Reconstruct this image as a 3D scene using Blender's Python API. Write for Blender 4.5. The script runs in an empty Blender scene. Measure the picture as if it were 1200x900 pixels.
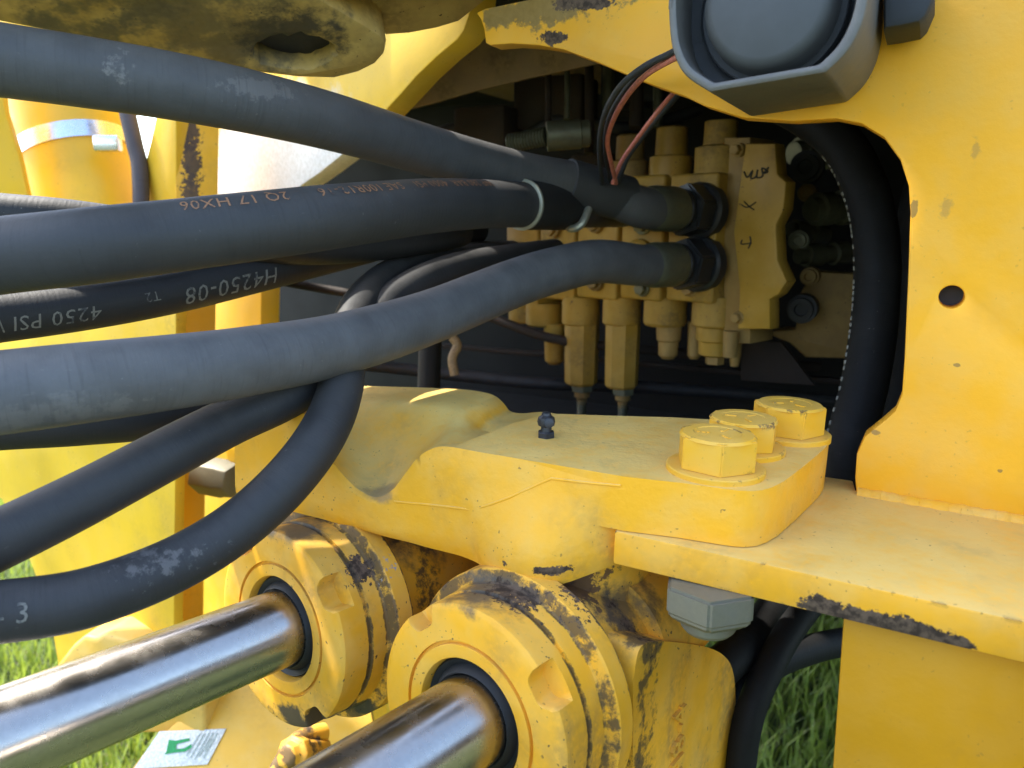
import bpy, bmesh, math, random
from mathutils import Vector, Matrix, noise
from mathutils.geometry import tessellate_polygon
random.seed(7)
SC = bpy.context.scene
COL = SC.collection
R = math.radians

# ---------------------------------------------------------------- camera
CAM_LOC = Vector((0, 0, 1.15)); PITCH = 12.0
cam = bpy.data.cameras.new('camera'); cam.lens = 27; cam.sensor_width = 36
cam.clip_start = 0.01; cam.clip_end = 2000
cam.dof.use_dof = True; cam.dof.focus_distance = 0.52; cam.dof.aperture_fstop = 9.0
camo = bpy.data.objects.new('camera', cam); COL.objects.link(camo)
camo.location = CAM_LOC; camo.rotation_euler = (R(90 - PITCH), 0, 0)
SC.camera = camo
CR = Matrix.Rotation(R(90 - PITCH), 3, 'X')

# ---------------------------------------------------------------- sky, sun, exposure
SUN_DIR = Vector((-0.50, 0.245, 0.83)).normalized()          # towards the sun
w = bpy.data.worlds.new('World'); SC.world = w; w.use_nodes = True
nt = w.node_tree; nt.nodes.clear()
sky = nt.nodes.new('ShaderNodeTexSky'); sky.sky_type = 'NISHITA'; sky.sun_disc = False
sky.sun_elevation = math.asin(SUN_DIR.z)
sky.sun_rotation = math.atan2(SUN_DIR.x, SUN_DIR.y)
sky.air_density = 1.0; sky.dust_density = 1.6; sky.ozone_density = 1.0
bg = nt.nodes.new('ShaderNodeBackground'); bg.inputs['Strength'].default_value = 0.15
wo = nt.nodes.new('ShaderNodeOutputWorld')
nt.links.new(sky.outputs[0], bg.inputs[0]); nt.links.new(bg.outputs[0], wo.inputs[0])
sl = bpy.data.lights.new('sun', 'SUN'); sl.energy = 2.1; sl.angle = R(1.0); sl.color = (1, 0.95, 0.86)
so = bpy.data.objects.new('sun', sl); COL.objects.link(so)
so.rotation_euler = SUN_DIR.to_track_quat('Z', 'Y').to_euler()
SC.view_settings.view_transform = 'Standard'; SC.view_settings.look = 'None'
SC.view_settings.gamma = 1; SC.view_settings.use_curve_mapping = False
SC.view_settings.exposure = 2.4
SC.cycles.max_bounces = 7; SC.cycles.diffuse_bounces = 4; SC.cycles.glossy_bounces = 3; SC.cycles.transmission_bounces = 2

# ---------------------------------------------------------------- measuring helpers
def ray(px, py):
    return (CR @ Vector(((px - 600) / 900, (450 - py) / 900, -1)))
def P(px, py, d):
    return CAM_LOC + ray(px, py) * d
class Plane:
    def __init__(s, o, n, up=Vector((0, 0, 1))):
        s.o = Vector(o); s.n = Vector(n).normalized()
        s.u = up.cross(s.n).normalized(); s.v = s.n.cross(s.u).normalized()
    def hit(s, px, py):
        r = ray(px, py); return CAM_LOC + r * ((s.o - CAM_LOC).dot(s.n) / r.dot(s.n))
    def shift(s, k):
        return Plane(s.o + s.n * k, s.n, s.v if abs(s.n.z) > .9 else Vector((0, 0, 1)))
    def to2(s, p): q = p - s.o; return (q.dot(s.u), q.dot(s.v))
    def to3(s, a, b, c=0): return s.o + s.u * a + s.v * b + s.n * c
    def trace(s, pts): return [s.to2(s.hit(*p)) for p in pts]
    def mat(s):
        m = Matrix((s.u, s.v, s.n)).transposed().to_4x4(); m.translation = s.o; return m
def catmull(pts, n=6, closed=False):
    pts = [Vector(p) for p in pts]; out = []; N = len(pts)
    for i in range(N if closed else N - 1):
        g = (lambda k: pts[k % N]) if closed else (lambda k: pts[max(0, min(N - 1, k))])
        p0, p1, p2, p3 = g(i - 1), g(i), g(i + 1), g(i + 2)
        for j in range(n):
            t = j / n
            out.append(.5 * ((2 * p1) + (p2 - p0) * t + (2 * p0 - 5 * p1 + 4 * p2 - p3) * t * t + (3 * p1 - p0 - 3 * p2 + p3) * t ** 3))
    if not closed: out.append(pts[-1])
    return out

# ---------------------------------------------------------------- object helpers
def setp(o, label=None, cat=None, group=None, kind=None):
    if label: o['label'] = label
    if cat: o['category'] = cat
    if group: o['group'] = group
    if kind: o['kind'] = kind
    return o
def thing(name, loc, label, cat, group=None, kind=None):
    o = bpy.data.objects.new(name, None); o.empty_display_size = .02
    COL.objects.link(o); o.location = loc
    return setp(o, label, cat, group, kind)
def wloc(o):
    v = Vector((0, 0, 0))
    while o: v += o.location; o = o.parent
    return v
def link_mesh(me, name, mat, parent=None, kind=None):
    o = bpy.data.objects.new(name, me); COL.objects.link(o)
    if mat is not None: me.materials.append(mat)
    if parent is not None:
        o.parent = parent; o.location = -wloc(parent)
    if kind: o['kind'] = kind
    return o
def finish(bm, name, mat, parent=None, bevel=0, seg=2, ang=32, kind=None, smooth=True, recalc=True):
    if recalc: bmesh.ops.recalc_face_normals(bm, faces=bm.faces)
    if bevel:
        es = [e for e in bm.edges if len(e.link_faces) == 2 and e.calc_face_angle(0) > R(28)]
        bmesh.ops.bevel(bm, geom=es, offset=bevel, segments=seg, affect='EDGES', profile=.5, clamp_overlap=True)
    for f in bm.faces: f.smooth = smooth
    for e in bm.edges:
        if len(e.link_faces) == 2 and e.calc_face_angle(0) > R(ang): e.smooth = False
    me = bpy.data.meshes.new(name); bm.to_mesh(me); bm.free()
    return link_mesh(me, name, mat, parent, kind)
def prism(bm, outline, vec):
    """closed solid from a 3D outline pushed along vec"""
    outline = [Vector(p) for p in outline]; n = len(outline)
    a = [bm.verts.new(p) for p in outline]; b = [bm.verts.new(p + vec) for p in outline]
    for t in tessellate_polygon([outline]):
        pass
    bm.faces.new(a); bm.faces.new(list(reversed(b)))
    for i in range(n):
        j = (i + 1) % n; bm.faces.new((a[j], a[i], b[i], b[j]))
def plate(name, pl, outlines, thick, mat, parent, bevel=.0015, front=0):
    """flat plate lying on plane pl (front face at +front), going back by thick; first outline is the rim, others are holes"""
    cu = bpy.data.curves.new(name, 'CURVE'); cu.dimensions = '2D'; cu.fill_mode = 'BOTH'
    cu.extrude = thick / 2 - bevel; cu.bevel_depth = bevel; cu.bevel_resolution = 1; cu.offset = -bevel
    for ol in outlines:
        sp = cu.splines.new('POLY'); sp.points.add(len(ol) - 1); sp.use_cyclic_u = True
        for i, q in enumerate(ol): sp.points[i].co = (q[0], q[1], 0, 1)
    tmp = bpy.data.objects.new('tmp', cu); COL.objects.link(tmp)
    me = bpy.data.meshes.new_from_object(tmp.evaluated_get(bpy.context.evaluated_depsgraph_get()))
    bpy.data.objects.remove(tmp); bpy.data.curves.remove(cu)
    M = pl.mat() @ Matrix.Translation((0, 0, front - thick / 2))
    bm = bmesh.new(); bm.from_mesh(me); bpy.data.meshes.remove(me)
    bmesh.ops.remove_doubles(bm, verts=bm.verts, dist=1e-5)
    bm.transform(M)
    return finish(bm, name, mat, parent, recalc=False)
def frame_of(d, up=Vector((0, 0, 1))):
    d = d.normalized(); s = up.cross(d)
    if s.length < 1e-3: s = Vector((1, 0, 0)).cross(d)
    s.normalize(); return s, d.cross(s), d
def lathe(bm, o, d, prof, seg=48, rot=0, fn=None, up=Vector((0, 0, 1))):
    """prof: (t along d, radius); fn(theta, i, r) may change a radius"""
    s, v, d = frame_of(d, up); rings = []
    for i, (t, r) in enumerate(prof):
        ring = []
        for k in range(seg):
            th = rot + 2 * math.pi * k / seg
            rr = fn(th, i, r) if fn else r
            ring.append(bm.verts.new(o + d * t + (s * math.cos(th) + v * math.sin(th)) * max(rr, 1e-5)))
        rings.append(ring)
    for a, b in zip(rings, rings[1:]):
        for k in range(seg):
            bm.faces.new((a[k], a[(k + 1) % seg], b[(k + 1) % seg], b[k]))
    bm.faces.new(list(reversed(rings[0]))); bm.faces.new(rings[-1])
def box(bm, o, ax, ay, az, lo, hi):
    v = [bm.verts.new(o + ax * x + ay * y + az * z) for x in (lo[0], hi[0]) for y in (lo[1], hi[1]) for z in (lo[2], hi[2])]
    for f in ((0, 1, 3, 2), (4, 6, 7, 5), (0, 4, 5, 1), (2, 3, 7, 6), (0, 2, 6, 4), (1, 5, 7, 3)):
        bm.faces.new([v[i] for i in f])
def sweep(pts, radius, seg=28, n=8, name='tube', wob=0.0, caps=True):
    """tube mesh along smoothed points; returns bm and the frames of its path"""
    c = catmull(pts, n); rr = radius if callable(radius) else (lambda t: radius)
    fr = []; T = [(c[min(i + 1, len(c) - 1)] - c[max(i - 1, 0)]).normalized() for i in range(len(c))]
    up = Vector((0, 0, 1)); s = T[0].cross(up).normalized(); L = 0
    for i, p in enumerate(c):
        s = (s - T[i] * s.dot(T[i])).normalized(); v = s.cross(T[i])
        if i: L += (p - c[i - 1]).length
        fr.append((p.copy(), T[i], s.copy(), v.copy(), L))
    bm = bmesh.new(); rings = []
    for (p, t, s, v, l) in fr:
        r0 = rr(l / L); ring = []
        for k in range(seg):
            th = 2 * math.pi * k / seg
            r = r0 * (1 + wob * noise.noise(Vector((l * 18, math.cos(th) * 2, math.sin(th) * 2 + len(pts)))))
            ring.append(bm.verts.new(p + (s * math.cos(th) + v * math.sin(th)) * r))
        rings.append(ring)
    for a, b in zip(rings, rings[1:]):
        for k in range(seg): bm.faces.new((a[k], a[(k + 1) % seg], b[(k + 1) % seg], b[k]))
    if caps: bm.faces.new(list(reversed(rings[0]))); bm.faces.new(rings[-1])
    uvl = bm.loops.layers.uv.new('UVMap'); pos = {v: (fr[i][4], k / seg * 6.2832 * rr(0)) for i, ring in enumerate(rings) for k, v in enumerate(ring)}
    for f in bm.faces:
        qs = [pos[lp.vert] for lp in f.loops]; hi = max(q[1] for q in qs)
        for lp, q in zip(f.loops, qs): lp[uvl].uv = (q[0], q[1] if hi - q[1] < 3 * rr(0) else q[1] + 6.2832 * rr(0))
    return bm, fr
def text_mesh(txt, size=1.0, shear=0):
    cu = bpy.data.curves.new('t', 'FONT'); cu.body = txt; cu.size = size; cu.shear = shear; cu.resolution_u = 2
    cu.space_character = 1.08
    tmp = bpy.data.objects.new('tmp', cu); COL.objects.link(tmp)
    me = bpy.data.meshes.new_from_object(tmp.evaluated_get(bpy.context.evaluated_depsgraph_get()))
    bpy.data.objects.remove(tmp); bpy.data.curves.remove(cu)
    bm = bmesh.new(); bm.from_mesh(me); bpy.data.meshes.remove(me)
    bmesh.ops.triangulate(bm, faces=bm.faces)
    bmesh.ops.subdivide_edges(bm, edges=[e for e in bm.edges if e.calc_length() > size * .25], cuts=1)
    return bm
def text_on_tube(txt, fr, radius, l0, height, ang, mat, parent, flip=False, lift=.0005, shear=0, name='print'):
    """letters printed round a hose: x runs along the hose from l0, y round it at angle ang"""
    bm = text_mesh(txt, height / .7, shear)
    for v in bm.verts:
        x, y = v.co.x, v.co.y - height / 2
        l = l0 - x if flip else l0 + x
        if flip: y = -y
        i = 0
        while i < len(fr) - 2 and fr[i + 1][4] < l: i += 1
        a, b = fr[i], fr[i + 1]; t = (l - a[4]) / max(b[4] - a[4], 1e-6)
        p = a[0].lerp(b[0], t); s = a[2].lerp(b[2], t).normalized(); vv = a[3].lerp(b[3], t).normalized()
        th = ang + y / radius
        v.co = p + (s * math.cos(th) + vv * math.sin(th)) * (radius + lift)
    return finish(bm, name, mat, parent, smooth=False, recalc=False)
def text_on_plane(txt, o, u, v, size, mat, parent, lift=0, depth=0, name='lettering'):
    bm = text_mesh(txt, size)
    n = u.cross(v)
    if depth:
        g = bmesh.ops.extrude_face_region(bm, geom=bm.faces[:])
        for q in [e for e in g['geom'] if isinstance(e, bmesh.types.BMVert)]: q.co.z += depth
    for q in bm.verts: q.co = o + u * q.co.x + v * q.co.y + n * (q.co.z + lift)
    return finish(bm, name, mat, parent, recalc=bool(depth), smooth=False)

# ---------------------------------------------------------------- materials
def N(nt, t, **kw):
    n = nt.nodes.new(t)
    for k, v in kw.items(): setattr(n, k, v)
    return n
def mixc(nt, fac, a, b):
    m = N(nt, 'ShaderNodeMix', data_type='RGBA'); m.clamp_factor = True
    for s, x in ((m.inputs[0], fac), (m.inputs[6], a), (m.inputs[7], b)):
        if hasattr(x, 'is_output') or isinstance(x, bpy.types.NodeSocket): nt.links.new(x, s)
        else: s.default_value = x if not isinstance(x, tuple) else (*x, 1)[:4]
    return m.outputs[2]
def mth(nt, op, a, b=None, c=None):
    m = N(nt, 'ShaderNodeMath', operation=op)
    for i, x in enumerate((a, b, c)):
        if x is None: continue
        if isinstance(x, bpy.types.NodeSocket): nt.links.new(x, m.inputs[i])
        else: m.inputs[i].default_value = x
    return m.outputs[0]
def nz(nt, vec, scale, detail=4, rough=.55, off=(0, 0, 0), stretch=None):
    mp = N(nt, 'ShaderNodeMapping'); mp.inputs[1].default_value = off
    if stretch: mp.inputs[3].default_value = stretch
    nt.links.new(vec, mp.inputs[0])
    n = N(nt, 'ShaderNodeTexNoise'); n.inputs['Scale'].default_value = scale
    n.inputs['Detail'].default_value = detail; n.inputs['Roughness'].default_value = rough
    nt.links.new(mp.outputs[0], n.inputs['Vector']); return n.outputs[0]
def ramp(nt, x, lo, hi, a=0., b=1.):
    m = N(nt, 'ShaderNodeMapRange'); m.interpolation_type = 'SMOOTHSTEP'
    nt.links.new(x, m.inputs[0])
    for i, q in enumerate((lo, hi, a, b)): m.inputs[i + 1].default_value = q
    return m.outputs[0]
def new_mat(name):
    m = bpy.data.materials.new(name); m.use_nodes = True
    nt = m.node_tree; b = nt.nodes['Principled BSDF']
    tc = N(nt, 'ShaderNodeTexCoord')
    return m, nt, b, tc.outputs['Object']
def setin(nt, b, key, x):
    s = b.inputs[key]
    if isinstance(x, bpy.types.NodeSocket): nt.links.new(x, s)
    else: s.default_value = x if not isinstance(x, tuple) else (*x, 1)[:4]
def bump(nt, b, h, strength, dist, prev=None):
    n = N(nt, 'ShaderNodeBump'); n.inputs['Strength'].default_value = strength; n.inputs['Distance'].default_value = dist
    nt.links.new(h, n.inputs['Height'])
    if prev is not None: nt.links.new(prev, n.inputs['Normal'])
    nt.links.new(n.outputs[0], b.inputs['Normal']); return n.outputs[0]
SHARED = {}
def spot(nt, vec, c, rad, ns=60, amp=.6, soft=.25, edge=1.0, off=0):
    """patch with a ragged rim about world point c"""
    mp = N(nt, 'ShaderNodeMapping', vector_type='TEXTURE'); mp.inputs[1].default_value = c; mp.inputs[3].default_value = rad
    nt.links.new(vec, mp.inputs[0])
    ln = N(nt, 'ShaderNodeVectorMath', operation='LENGTH'); nt.links.new(mp.outputs[0], ln.inputs[0])
    key = ('spotnoise', round(ns / 40))
    q = SHARED.get((nt.as_pointer(), key))
    if q is None:
        q = nz(nt, vec, ns, 4, .68, (off, off * 1.7, 0)); SHARED[(nt.as_pointer(), key)] = q
    d = mth(nt, 'ADD', ln.outputs['Value'], mth(nt, 'MULTIPLY', mth(nt, 'SUBTRACT', q, .5), amp * 3))
    return ramp(nt, d, edge, edge - soft)
YEL = (.82, .385, .018)
def paint(name, col=YEL, chips=.2, dirt=.3, rough=.42, off=0, spots=(), dirtcol=(.16, .11, .055), dust=.15, peel=.25, chipscale=55, edge=0, settle=0, bands=None):
    m, nt, b, ov = new_mat(name)
    big = nz(nt, ov, 6, 1, .5, (off, 0, 0)); mid = nz(nt, ov, 34, 3, .6, (0, off, 0)); fine = nz(nt, ov, 210, 3, .6, (off, off, 0))
    c = mixc(nt, ramp(nt, big, .3, .7), tuple(x * .86 for x in col), tuple(min(1, x * 1.1) for x in col))
    du = mth(nt, 'MULTIPLY', ramp(nt, mid, .35, .75), dust)
    c = mixc(nt, du, c, (.66, .47, .16))
    if settle:      # dry dust lying on the upward faces
        ge0 = N(nt, 'ShaderNodeNewGeometry'); sx0 = N(nt, 'ShaderNodeSeparateXYZ'); nt.links.new(ge0.outputs['Normal'], sx0.inputs[0])
        sd = mth(nt, 'MULTIPLY', ramp(nt, sx0.outputs[2], .55, .97), mth(nt, 'MULTIPLY', ramp(nt, mth(nt, 'ADD', mth(nt, 'MULTIPLY', mid, .5), mth(nt, 'MULTIPLY', fine, .5)), .05, .60), settle))
        c = mixc(nt, sd, c, (.70, .495, .155))
    g = nz(nt, ov, 13, 4, .68, (off * 2, 3, 1))
    streak = nz(nt, ov, 26, 3, .6, (off, 5, 2), (1, 1, .18))
    dm = mth(nt, 'MULTIPLY', mth(nt, 'MULTIPLY', ramp(nt, g, .42, .74), ramp(nt, streak, .3, .7)), dirt)
    dm = mth(nt, 'MULTIPLY', dm, ramp(nt, fine, .2, .62))
    c = mixc(nt, dm, c, dirtcol)
    pin = ramp(nt, nz(nt, ov, 330, 1, .5, (off, 1, 4)), .70, .76)
    pin = mth(nt, 'MULTIPLY', mth(nt, 'MULTIPLY', pin, ramp(nt, mid, .45, .6)), min(1, dirt * 1.6))
    c = mixc(nt, pin, c, (.10, .065, .03))
    ch = nz(nt, ov, chipscale, 5, .66, (off, 2, 7)); gate = big
    hi = .80 - .2 * chips
    cm = mth(nt, 'MULTIPLY', ramp(nt, ch, hi, hi + .015), ramp(nt, gate, .45, .55))
    if edge:
        bv = N(nt, 'ShaderNodeBevel'); bv.samples = 2; bv.inputs[0].default_value = .004
        ge = N(nt, 'ShaderNodeNewGeometry'); dp = N(nt, 'ShaderNodeVectorMath', operation='DOT_PRODUCT')
        nt.links.new(bv.outputs[0], dp.inputs[0]); nt.links.new(ge.outputs['Normal'], dp.inputs[1])
        em = ramp(nt, dp.outputs['Value'], .995, .93)
        em = mth(nt, 'MULTIPLY', em, ramp(nt, ch, .60 - .1 * edge, .64 - .1 * edge))
        cm = mth(nt, 'MAXIMUM', cm, em)
    if bands:
        bo, bd, bl = bands
        sb_ = N(nt, 'ShaderNodeVectorMath', operation='SUBTRACT'); nt.links.new(ov, sb_.inputs[0]); sb_.inputs[1].default_value = bo
        dt = N(nt, 'ShaderNodeVectorMath', operation='DOT_PRODUCT'); nt.links.new(sb_.outputs[0], dt.inputs[0]); dt.inputs[1].default_value = bd
        tt = dt.outputs['Value']; n1 = nz(nt, ov, 95, 5, .7, (off, 9, 2)); n2 = nz(nt, ov, 22, 3, .6, (off, 3, 9))
        for (t0, wd, th0, kind) in bl:
            near = ramp(nt, mth(nt, 'ABSOLUTE', mth(nt, 'SUBTRACT', tt, t0)), wd, wd * .2)
            v_ = mth(nt, 'ADD', mth(nt, 'MULTIPLY', near, .22), mth(nt, 'ADD', mth(nt, 'MULTIPLY', n1, .62), mth(nt, 'MULTIPLY', n2, .38)))
            k_ = mth(nt, 'MULTIPLY', ramp(nt, v_, th0, th0 + (.02 if kind == 'chip' else .10)), ramp(nt, near, 0, .3))
            if kind == 'chip': cm = mth(nt, 'MAXIMUM', cm, k_)
            else: c = mixc(nt, mth(nt, 'MULTIPLY', k_, .85), c, (.055, .042, .028))
    for (sc, sr, kw) in spots:
        kw = dict(kw); scol = kw.pop('col', None); amt = kw.pop('amt', 1.0)
        s = mth(nt, 'MULTIPLY', spot(nt, ov, sc, sr, **kw), amt)
        if scol is None: cm = mth(nt, 'MAXIMUM', cm, s)
        else:
            c = mixc(nt, s, c, mixc(nt, fine, tuple(x * .6 for x in scol), tuple(min(1, x * 1.4) for x in scol)))
    c = mixc(nt, cm, c, mixc(nt, ramp(nt, fine, .35, .65), (.040, .026, .017), (.125, .082, .052)))
    setin(nt, b, 'Base Color', c)
    ro = mth(nt, 'ADD', mth(nt, 'MULTIPLY', ramp(nt, mid, .3, .7), .16), rough - .08)
    ro = mth(nt, 'ADD', ro, mth(nt, 'MULTIPLY', mth(nt, 'MAXIMUM', cm, dm), .35)); setin(nt, b, 'Roughness', ro)
    b.inputs['Specular IOR Level'].default_value = .28
    pn = bump(nt, b, fine if peel < .5 else mth(nt, 'ADD', fine, mth(nt, 'MULTIPLY', nz(nt, ov, 95, 2, .5), .9)), peel, .0007)
    return m
def rubber(name, base=.030, off=0, scuffs=(), dusty=.5, tint=(1, 1.01, 1.03), settle=.35, spec=.40):
    m, nt, b, ov = new_mat(name)
    a = nz(nt, ov, 40, 5, .62, (off, 0, 0)); f = nz(nt, ov, 420, 3, .6, (0, off, 0)); g = nz(nt, ov, 9, 4, .55, (0, 0, off))
    dk = tuple(base * t for t in tint); lt = tuple(base * 1.55 * t for t in tint)
    c = mixc(nt, mth(nt, 'MULTIPLY', ramp(nt, a, .3, .75), dusty), dk, lt)
    c = mixc(nt, mth(nt, 'MULTIPLY', ramp(nt, g, .5, .75), .35 * dusty), c, (.10, .095, .085))
    sp = ramp(nt, nz(nt, ov, 260, 3, .6, (off, 3, 1)), .69, .75)
    c = mixc(nt, mth(nt, 'MULTIPLY', mth(nt, 'MULTIPLY', sp, ramp(nt, g, .45, .6)), .35), c, (.22, .21, .19))
    for (sc, sr, kw) in scuffs:
        kw = dict(kw); amt = kw.pop('amt', .5); scol = kw.pop('col', (.30, .28, .26))
        c = mixc(nt, mth(nt, 'MULTIPLY', spot(nt, ov, sc, sr, **kw), amt), c, scol)
    uv = N(nt, 'ShaderNodeUVMap'); uv.uv_map = 'UVMap'
    wr_ = nz(nt, uv.outputs[0], 60, 3, .6, (off, 0, 0), (7, .35, 1)); cl = nz(nt, uv.outputs[0], 900, 2, .5, (0, off, 0), (1, .5, 1))
    sc_ = ramp(nt, nz(nt, uv.outputs[0], 130, 2, .6, (off, 1, 0), (.5, 2.4, 1)), .71, .76)
    c = mixc(nt, mth(nt, 'MULTIPLY', sc_, .22 * dusty), c, (.19, .18, .165))
    c = mixc(nt, mth(nt, 'MULTIPLY', ramp(nt, wr_, .52, .72), .30), c, tuple(base * .55 * t for t in tint))
    if settle:
        ge0 = N(nt, 'ShaderNodeNewGeometry'); sx0 = N(nt, 'ShaderNodeSeparateXYZ'); nt.links.new(ge0.outputs['Normal'], sx0.inputs[0])
        c = mixc(nt, mth(nt, 'MULTIPLY', ramp(nt, sx0.outputs[2], .1, .95), mth(nt, 'MULTIPLY', ramp(nt, a, .1, .7), settle)), c, (.15, .142, .13))
    setin(nt, b, 'Base Color', c)
    setin(nt, b, 'Roughness', mth(nt, 'ADD', mth(nt, 'MULTIPLY', a, .25), .50))
    b.inputs['Specular IOR Level'].default_value = spec
    hgt = mth(nt, 'ADD', mth(nt, 'MULTIPLY', wr_, 1.2), mth(nt, 'MULTIPLY', cl, .5)); bump(nt, b, hgt, .28, .0009)
    return m
def metal(name, col, rough=.35, metallic=1.0, off=0, grime=.3, grimecol=(.05, .04, .03), scale=50, bumpy=.15):
    m, nt, b, ov = new_mat(name)
    a = nz(nt, ov, scale, 6, .62, (off, 0, 2)); f = nz(nt, ov, 300, 3, .6, (0, off, 0))
    g = mth(nt, 'MULTIPLY', ramp(nt, a, .42, .72), grime)
    c = mixc(nt, f, tuple(x * .85 for x in col), tuple(min(1, x * 1.12) for x in col)); c = mixc(nt, g, c, grimecol)
    setin(nt, b, 'Base Color', c)
    setin(nt, b, 'Metallic', mth(nt, 'MULTIPLY', mth(nt, 'SUBTRACT', 1.0, g), metallic))
    setin(nt, b, 'Roughness', mth(nt, 'ADD', mth(nt, 'MULTIPLY', a, .3), rough - .12))
    bump(nt, b, f, bumpy, .0005); return m
def worn_print(name, col, under=(.035, .037, .04)):
    m, nt, b, ov = new_mat(name)
    f = nz(nt, ov, 260, 4, .7); g = nz(nt, ov, 40, 2, .5)
    k = ramp(nt, mth(nt, 'ADD', mth(nt, 'MULTIPLY', f, .7), mth(nt, 'MULTIPLY', g, .3)), .37, .50)
    setin(nt, b, 'Base Color', mixc(nt, k, under, col)); b.inputs['Roughness'].default_value = .7; return m
def flat(name, col, rough=.6):
    m, nt, b, ov = new_mat(name)
    f = nz(nt, ov, 380, 4, .65); c = mixc(nt, ramp(nt, f, .35, .7), tuple(x * .65 for x in col), col)
    setin(nt, b, 'Base Color', c); b.inputs['Roughness'].default_value = rough; return m

# ---------------------------------------------------------------- reference planes of the machine
A = P(720, 622, .46); B = P(1200, 728, .366)               # front top edge of the ledge
AB = (B - A); ABh = Vector((AB.x, AB.y, 0)).normalized()
NP = Vector((ABh.y, -ABh.x, 0)).normalized()               # outward normal of the rear frame side
if NP.y > 0: NP = -NP
UPl = AB.normalized()
LEDGE = Plane(A, (UPl.cross(-NP)) if (UPl.cross(-NP)).z > 0 else -(UPl.cross(-NP)), up=-NP)
PANEL = Plane(LEDGE.hit(1005, 577), NP)
Z = Vector((0, 0, 1))

# ---------------------------------------------------------------- palette
M_panel = paint('panel_paint', chips=.05, dirt=.14, rough=.42, off=1, dust=.18,
    spots=[(PANEL.hit(1143, 175), (.003, .003, .008), dict(ns=190, amp=.9, soft=.6, col=(.34, .20, .06), amt=.5)),
           (PANEL.hit(1107, 243), (.005, .005, .007), dict(ns=190, amp=.9, soft=.6, col=(.36, .22, .07), amt=.5)),
           (PANEL.hit(1071, 245), (.0025, .0025, .006), dict(ns=200, amp=.6, soft=.2, col=(.22, .13, .04), amt=.75)),
           (PANEL.hit(1121, 428), (.0022, .0022, .0014), dict(ns=200, amp=.5, soft=.2, col=(.22, .13, .04), amt=.75)),
           (PANEL.hit(1026, 507), (.003, .003, .002), dict(ns=200, amp=.5, soft=.4, col=(.2, .13, .05), amt=.7)),
           (PANEL.hit(1172, 552), (.0016, .0016, .0013), dict(ns=200, amp=.5, soft=.2, col=(.22, .13, .04), amt=.75)),
           (PANEL.hit(640, 8), (.075, .075, .014), dict(ns=75, amp=.85, soft=.3, col=(.20, .14, .05), amt=.9)),
           (PANEL.hit(672, 2), (.020, .020, .007), dict(ns=130, amp=.8, soft=.2)),
           (PANEL.hit(648, 44), (.012, .012, .005), dict(ns=150, amp=.9, soft=.2)),
           (PANEL.hit(700, 4), (.012, .012, .005), dict(ns=150, amp=.9, soft=.2))])
M_ledge = paint('ledge_paint', chips=.1, dirt=.32, rough=.5, off=2, dust=.30, edge=.35, settle=.75,
    spots=[(P(965, 716, .405), (.016, .016, .007), dict(ns=190, amp=.55, soft=.2)),
           (P(1005, 727, .40), (.022, .022, .0065), dict(ns=190, amp=.55, soft=.2)),
           (P(1050, 739, .39), (.022, .022, .0075), dict(ns=190, amp=.5, soft=.2)),
           (P(1090, 749, .385), (.018, .018, .0065), dict(ns=190, amp=.5, soft=.2)),
           (P(1118, 756, .38), (.010, .010, .005), dict(ns=190, amp=.5, soft=.2))])
M_lower = paint('lower_paint', col=(.58, .27, .007), chips=.2, dirt=.16, rough=.42, off=3, dust=.05)  # deeper yellow stands in for the shade under the ledge
M_cast = paint('bracket_paint', chips=.25, dirt=.42, rough=.5, off=4, dust=.28, peel=.6, settle=.85,
    spots=[(P(541, 640, .475), (.0055, .0055, .0045), dict(ns=160, amp=.35, soft=.15, col=(.13, .12, .04))),
           (P(712, 625, .46), (.005, .005, .003), dict(ns=200, amp=.6, soft=.2)),
           (P(648, 673, .46), (.014, .014, .0035), dict(ns=170, amp=.8, soft=.2)),
           (P(575, 665, .47), (.010, .010, .003), dict(ns=170, amp=.8, soft=.2)),
           (P(448, 578, .53), (.020, .020, .008), dict(ns=60, amp=.5, soft=.6, col=(.12, .10, .08), amt=.6))])
M_bolt = paint('bolt_paint', col=(.80, .41, .022), chips=.25, dirt=.16, rough=.42, off=5, dust=.25, edge=.2, settle=.4)
AX = (CR @ Vector((.778, .111, -1))).normalized()           # the cylinders run back along this
C1 = P(326, 737, .54); C2 = P(547, 846, .45)
SXC = Z.cross(AX).normalized(); SVC = AX.cross(SXC)
def on_cyl(c, t, ang, r=.07): return c + AX * t + (-SXC * math.cos(R(ang)) + SVC * math.sin(R(ang))) * r
BANDS = [(.0234, .004, .60, 'dirt'), (.0385, .005, .62, 'dirt'), (.057, .006, .58, 'dirt'), (.0005, .004, .85, 'chip'), (.026, .006, .80, 'chip'), (.041, .006, .79, 'chip'), (.054, .005, .795, 'chip'), (.09, .03, .80, 'chip'), (.085, .03, .68, 'dirt')]
GR = dict(ns=60, amp=.5, soft=.6, col=(.085, .072, .058), amt=.9)
spotsA = [(on_cyl(C1, .016, 88), (.026, .026, .013), GR), (on_cyl(C1, .03, 45), (.010, .010, .012), dict(ns=190, amp=1.2, soft=.2)), (on_cyl(C1, .048, 35), (.008, .008, .014), dict(ns=190, amp=1.2, soft=.2, col=(.30, .29, .28))),
          (on_cyl(C1, .014, -58), (.05, .05, .012), dict(ns=100, amp=.8, soft=.4, col=(.045, .036, .026), amt=.95)), (on_cyl(C1, .10, 60), (.045, .045, .03), dict(ns=60, amp=.7, soft=.7, col=(.10, .07, .04), amt=.85)), (on_cyl(C1, .01, 130, .068), (.007, .007, .010), dict(ns=120, amp=.5, soft=.3, col=(.12, .07, .04)))]
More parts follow.
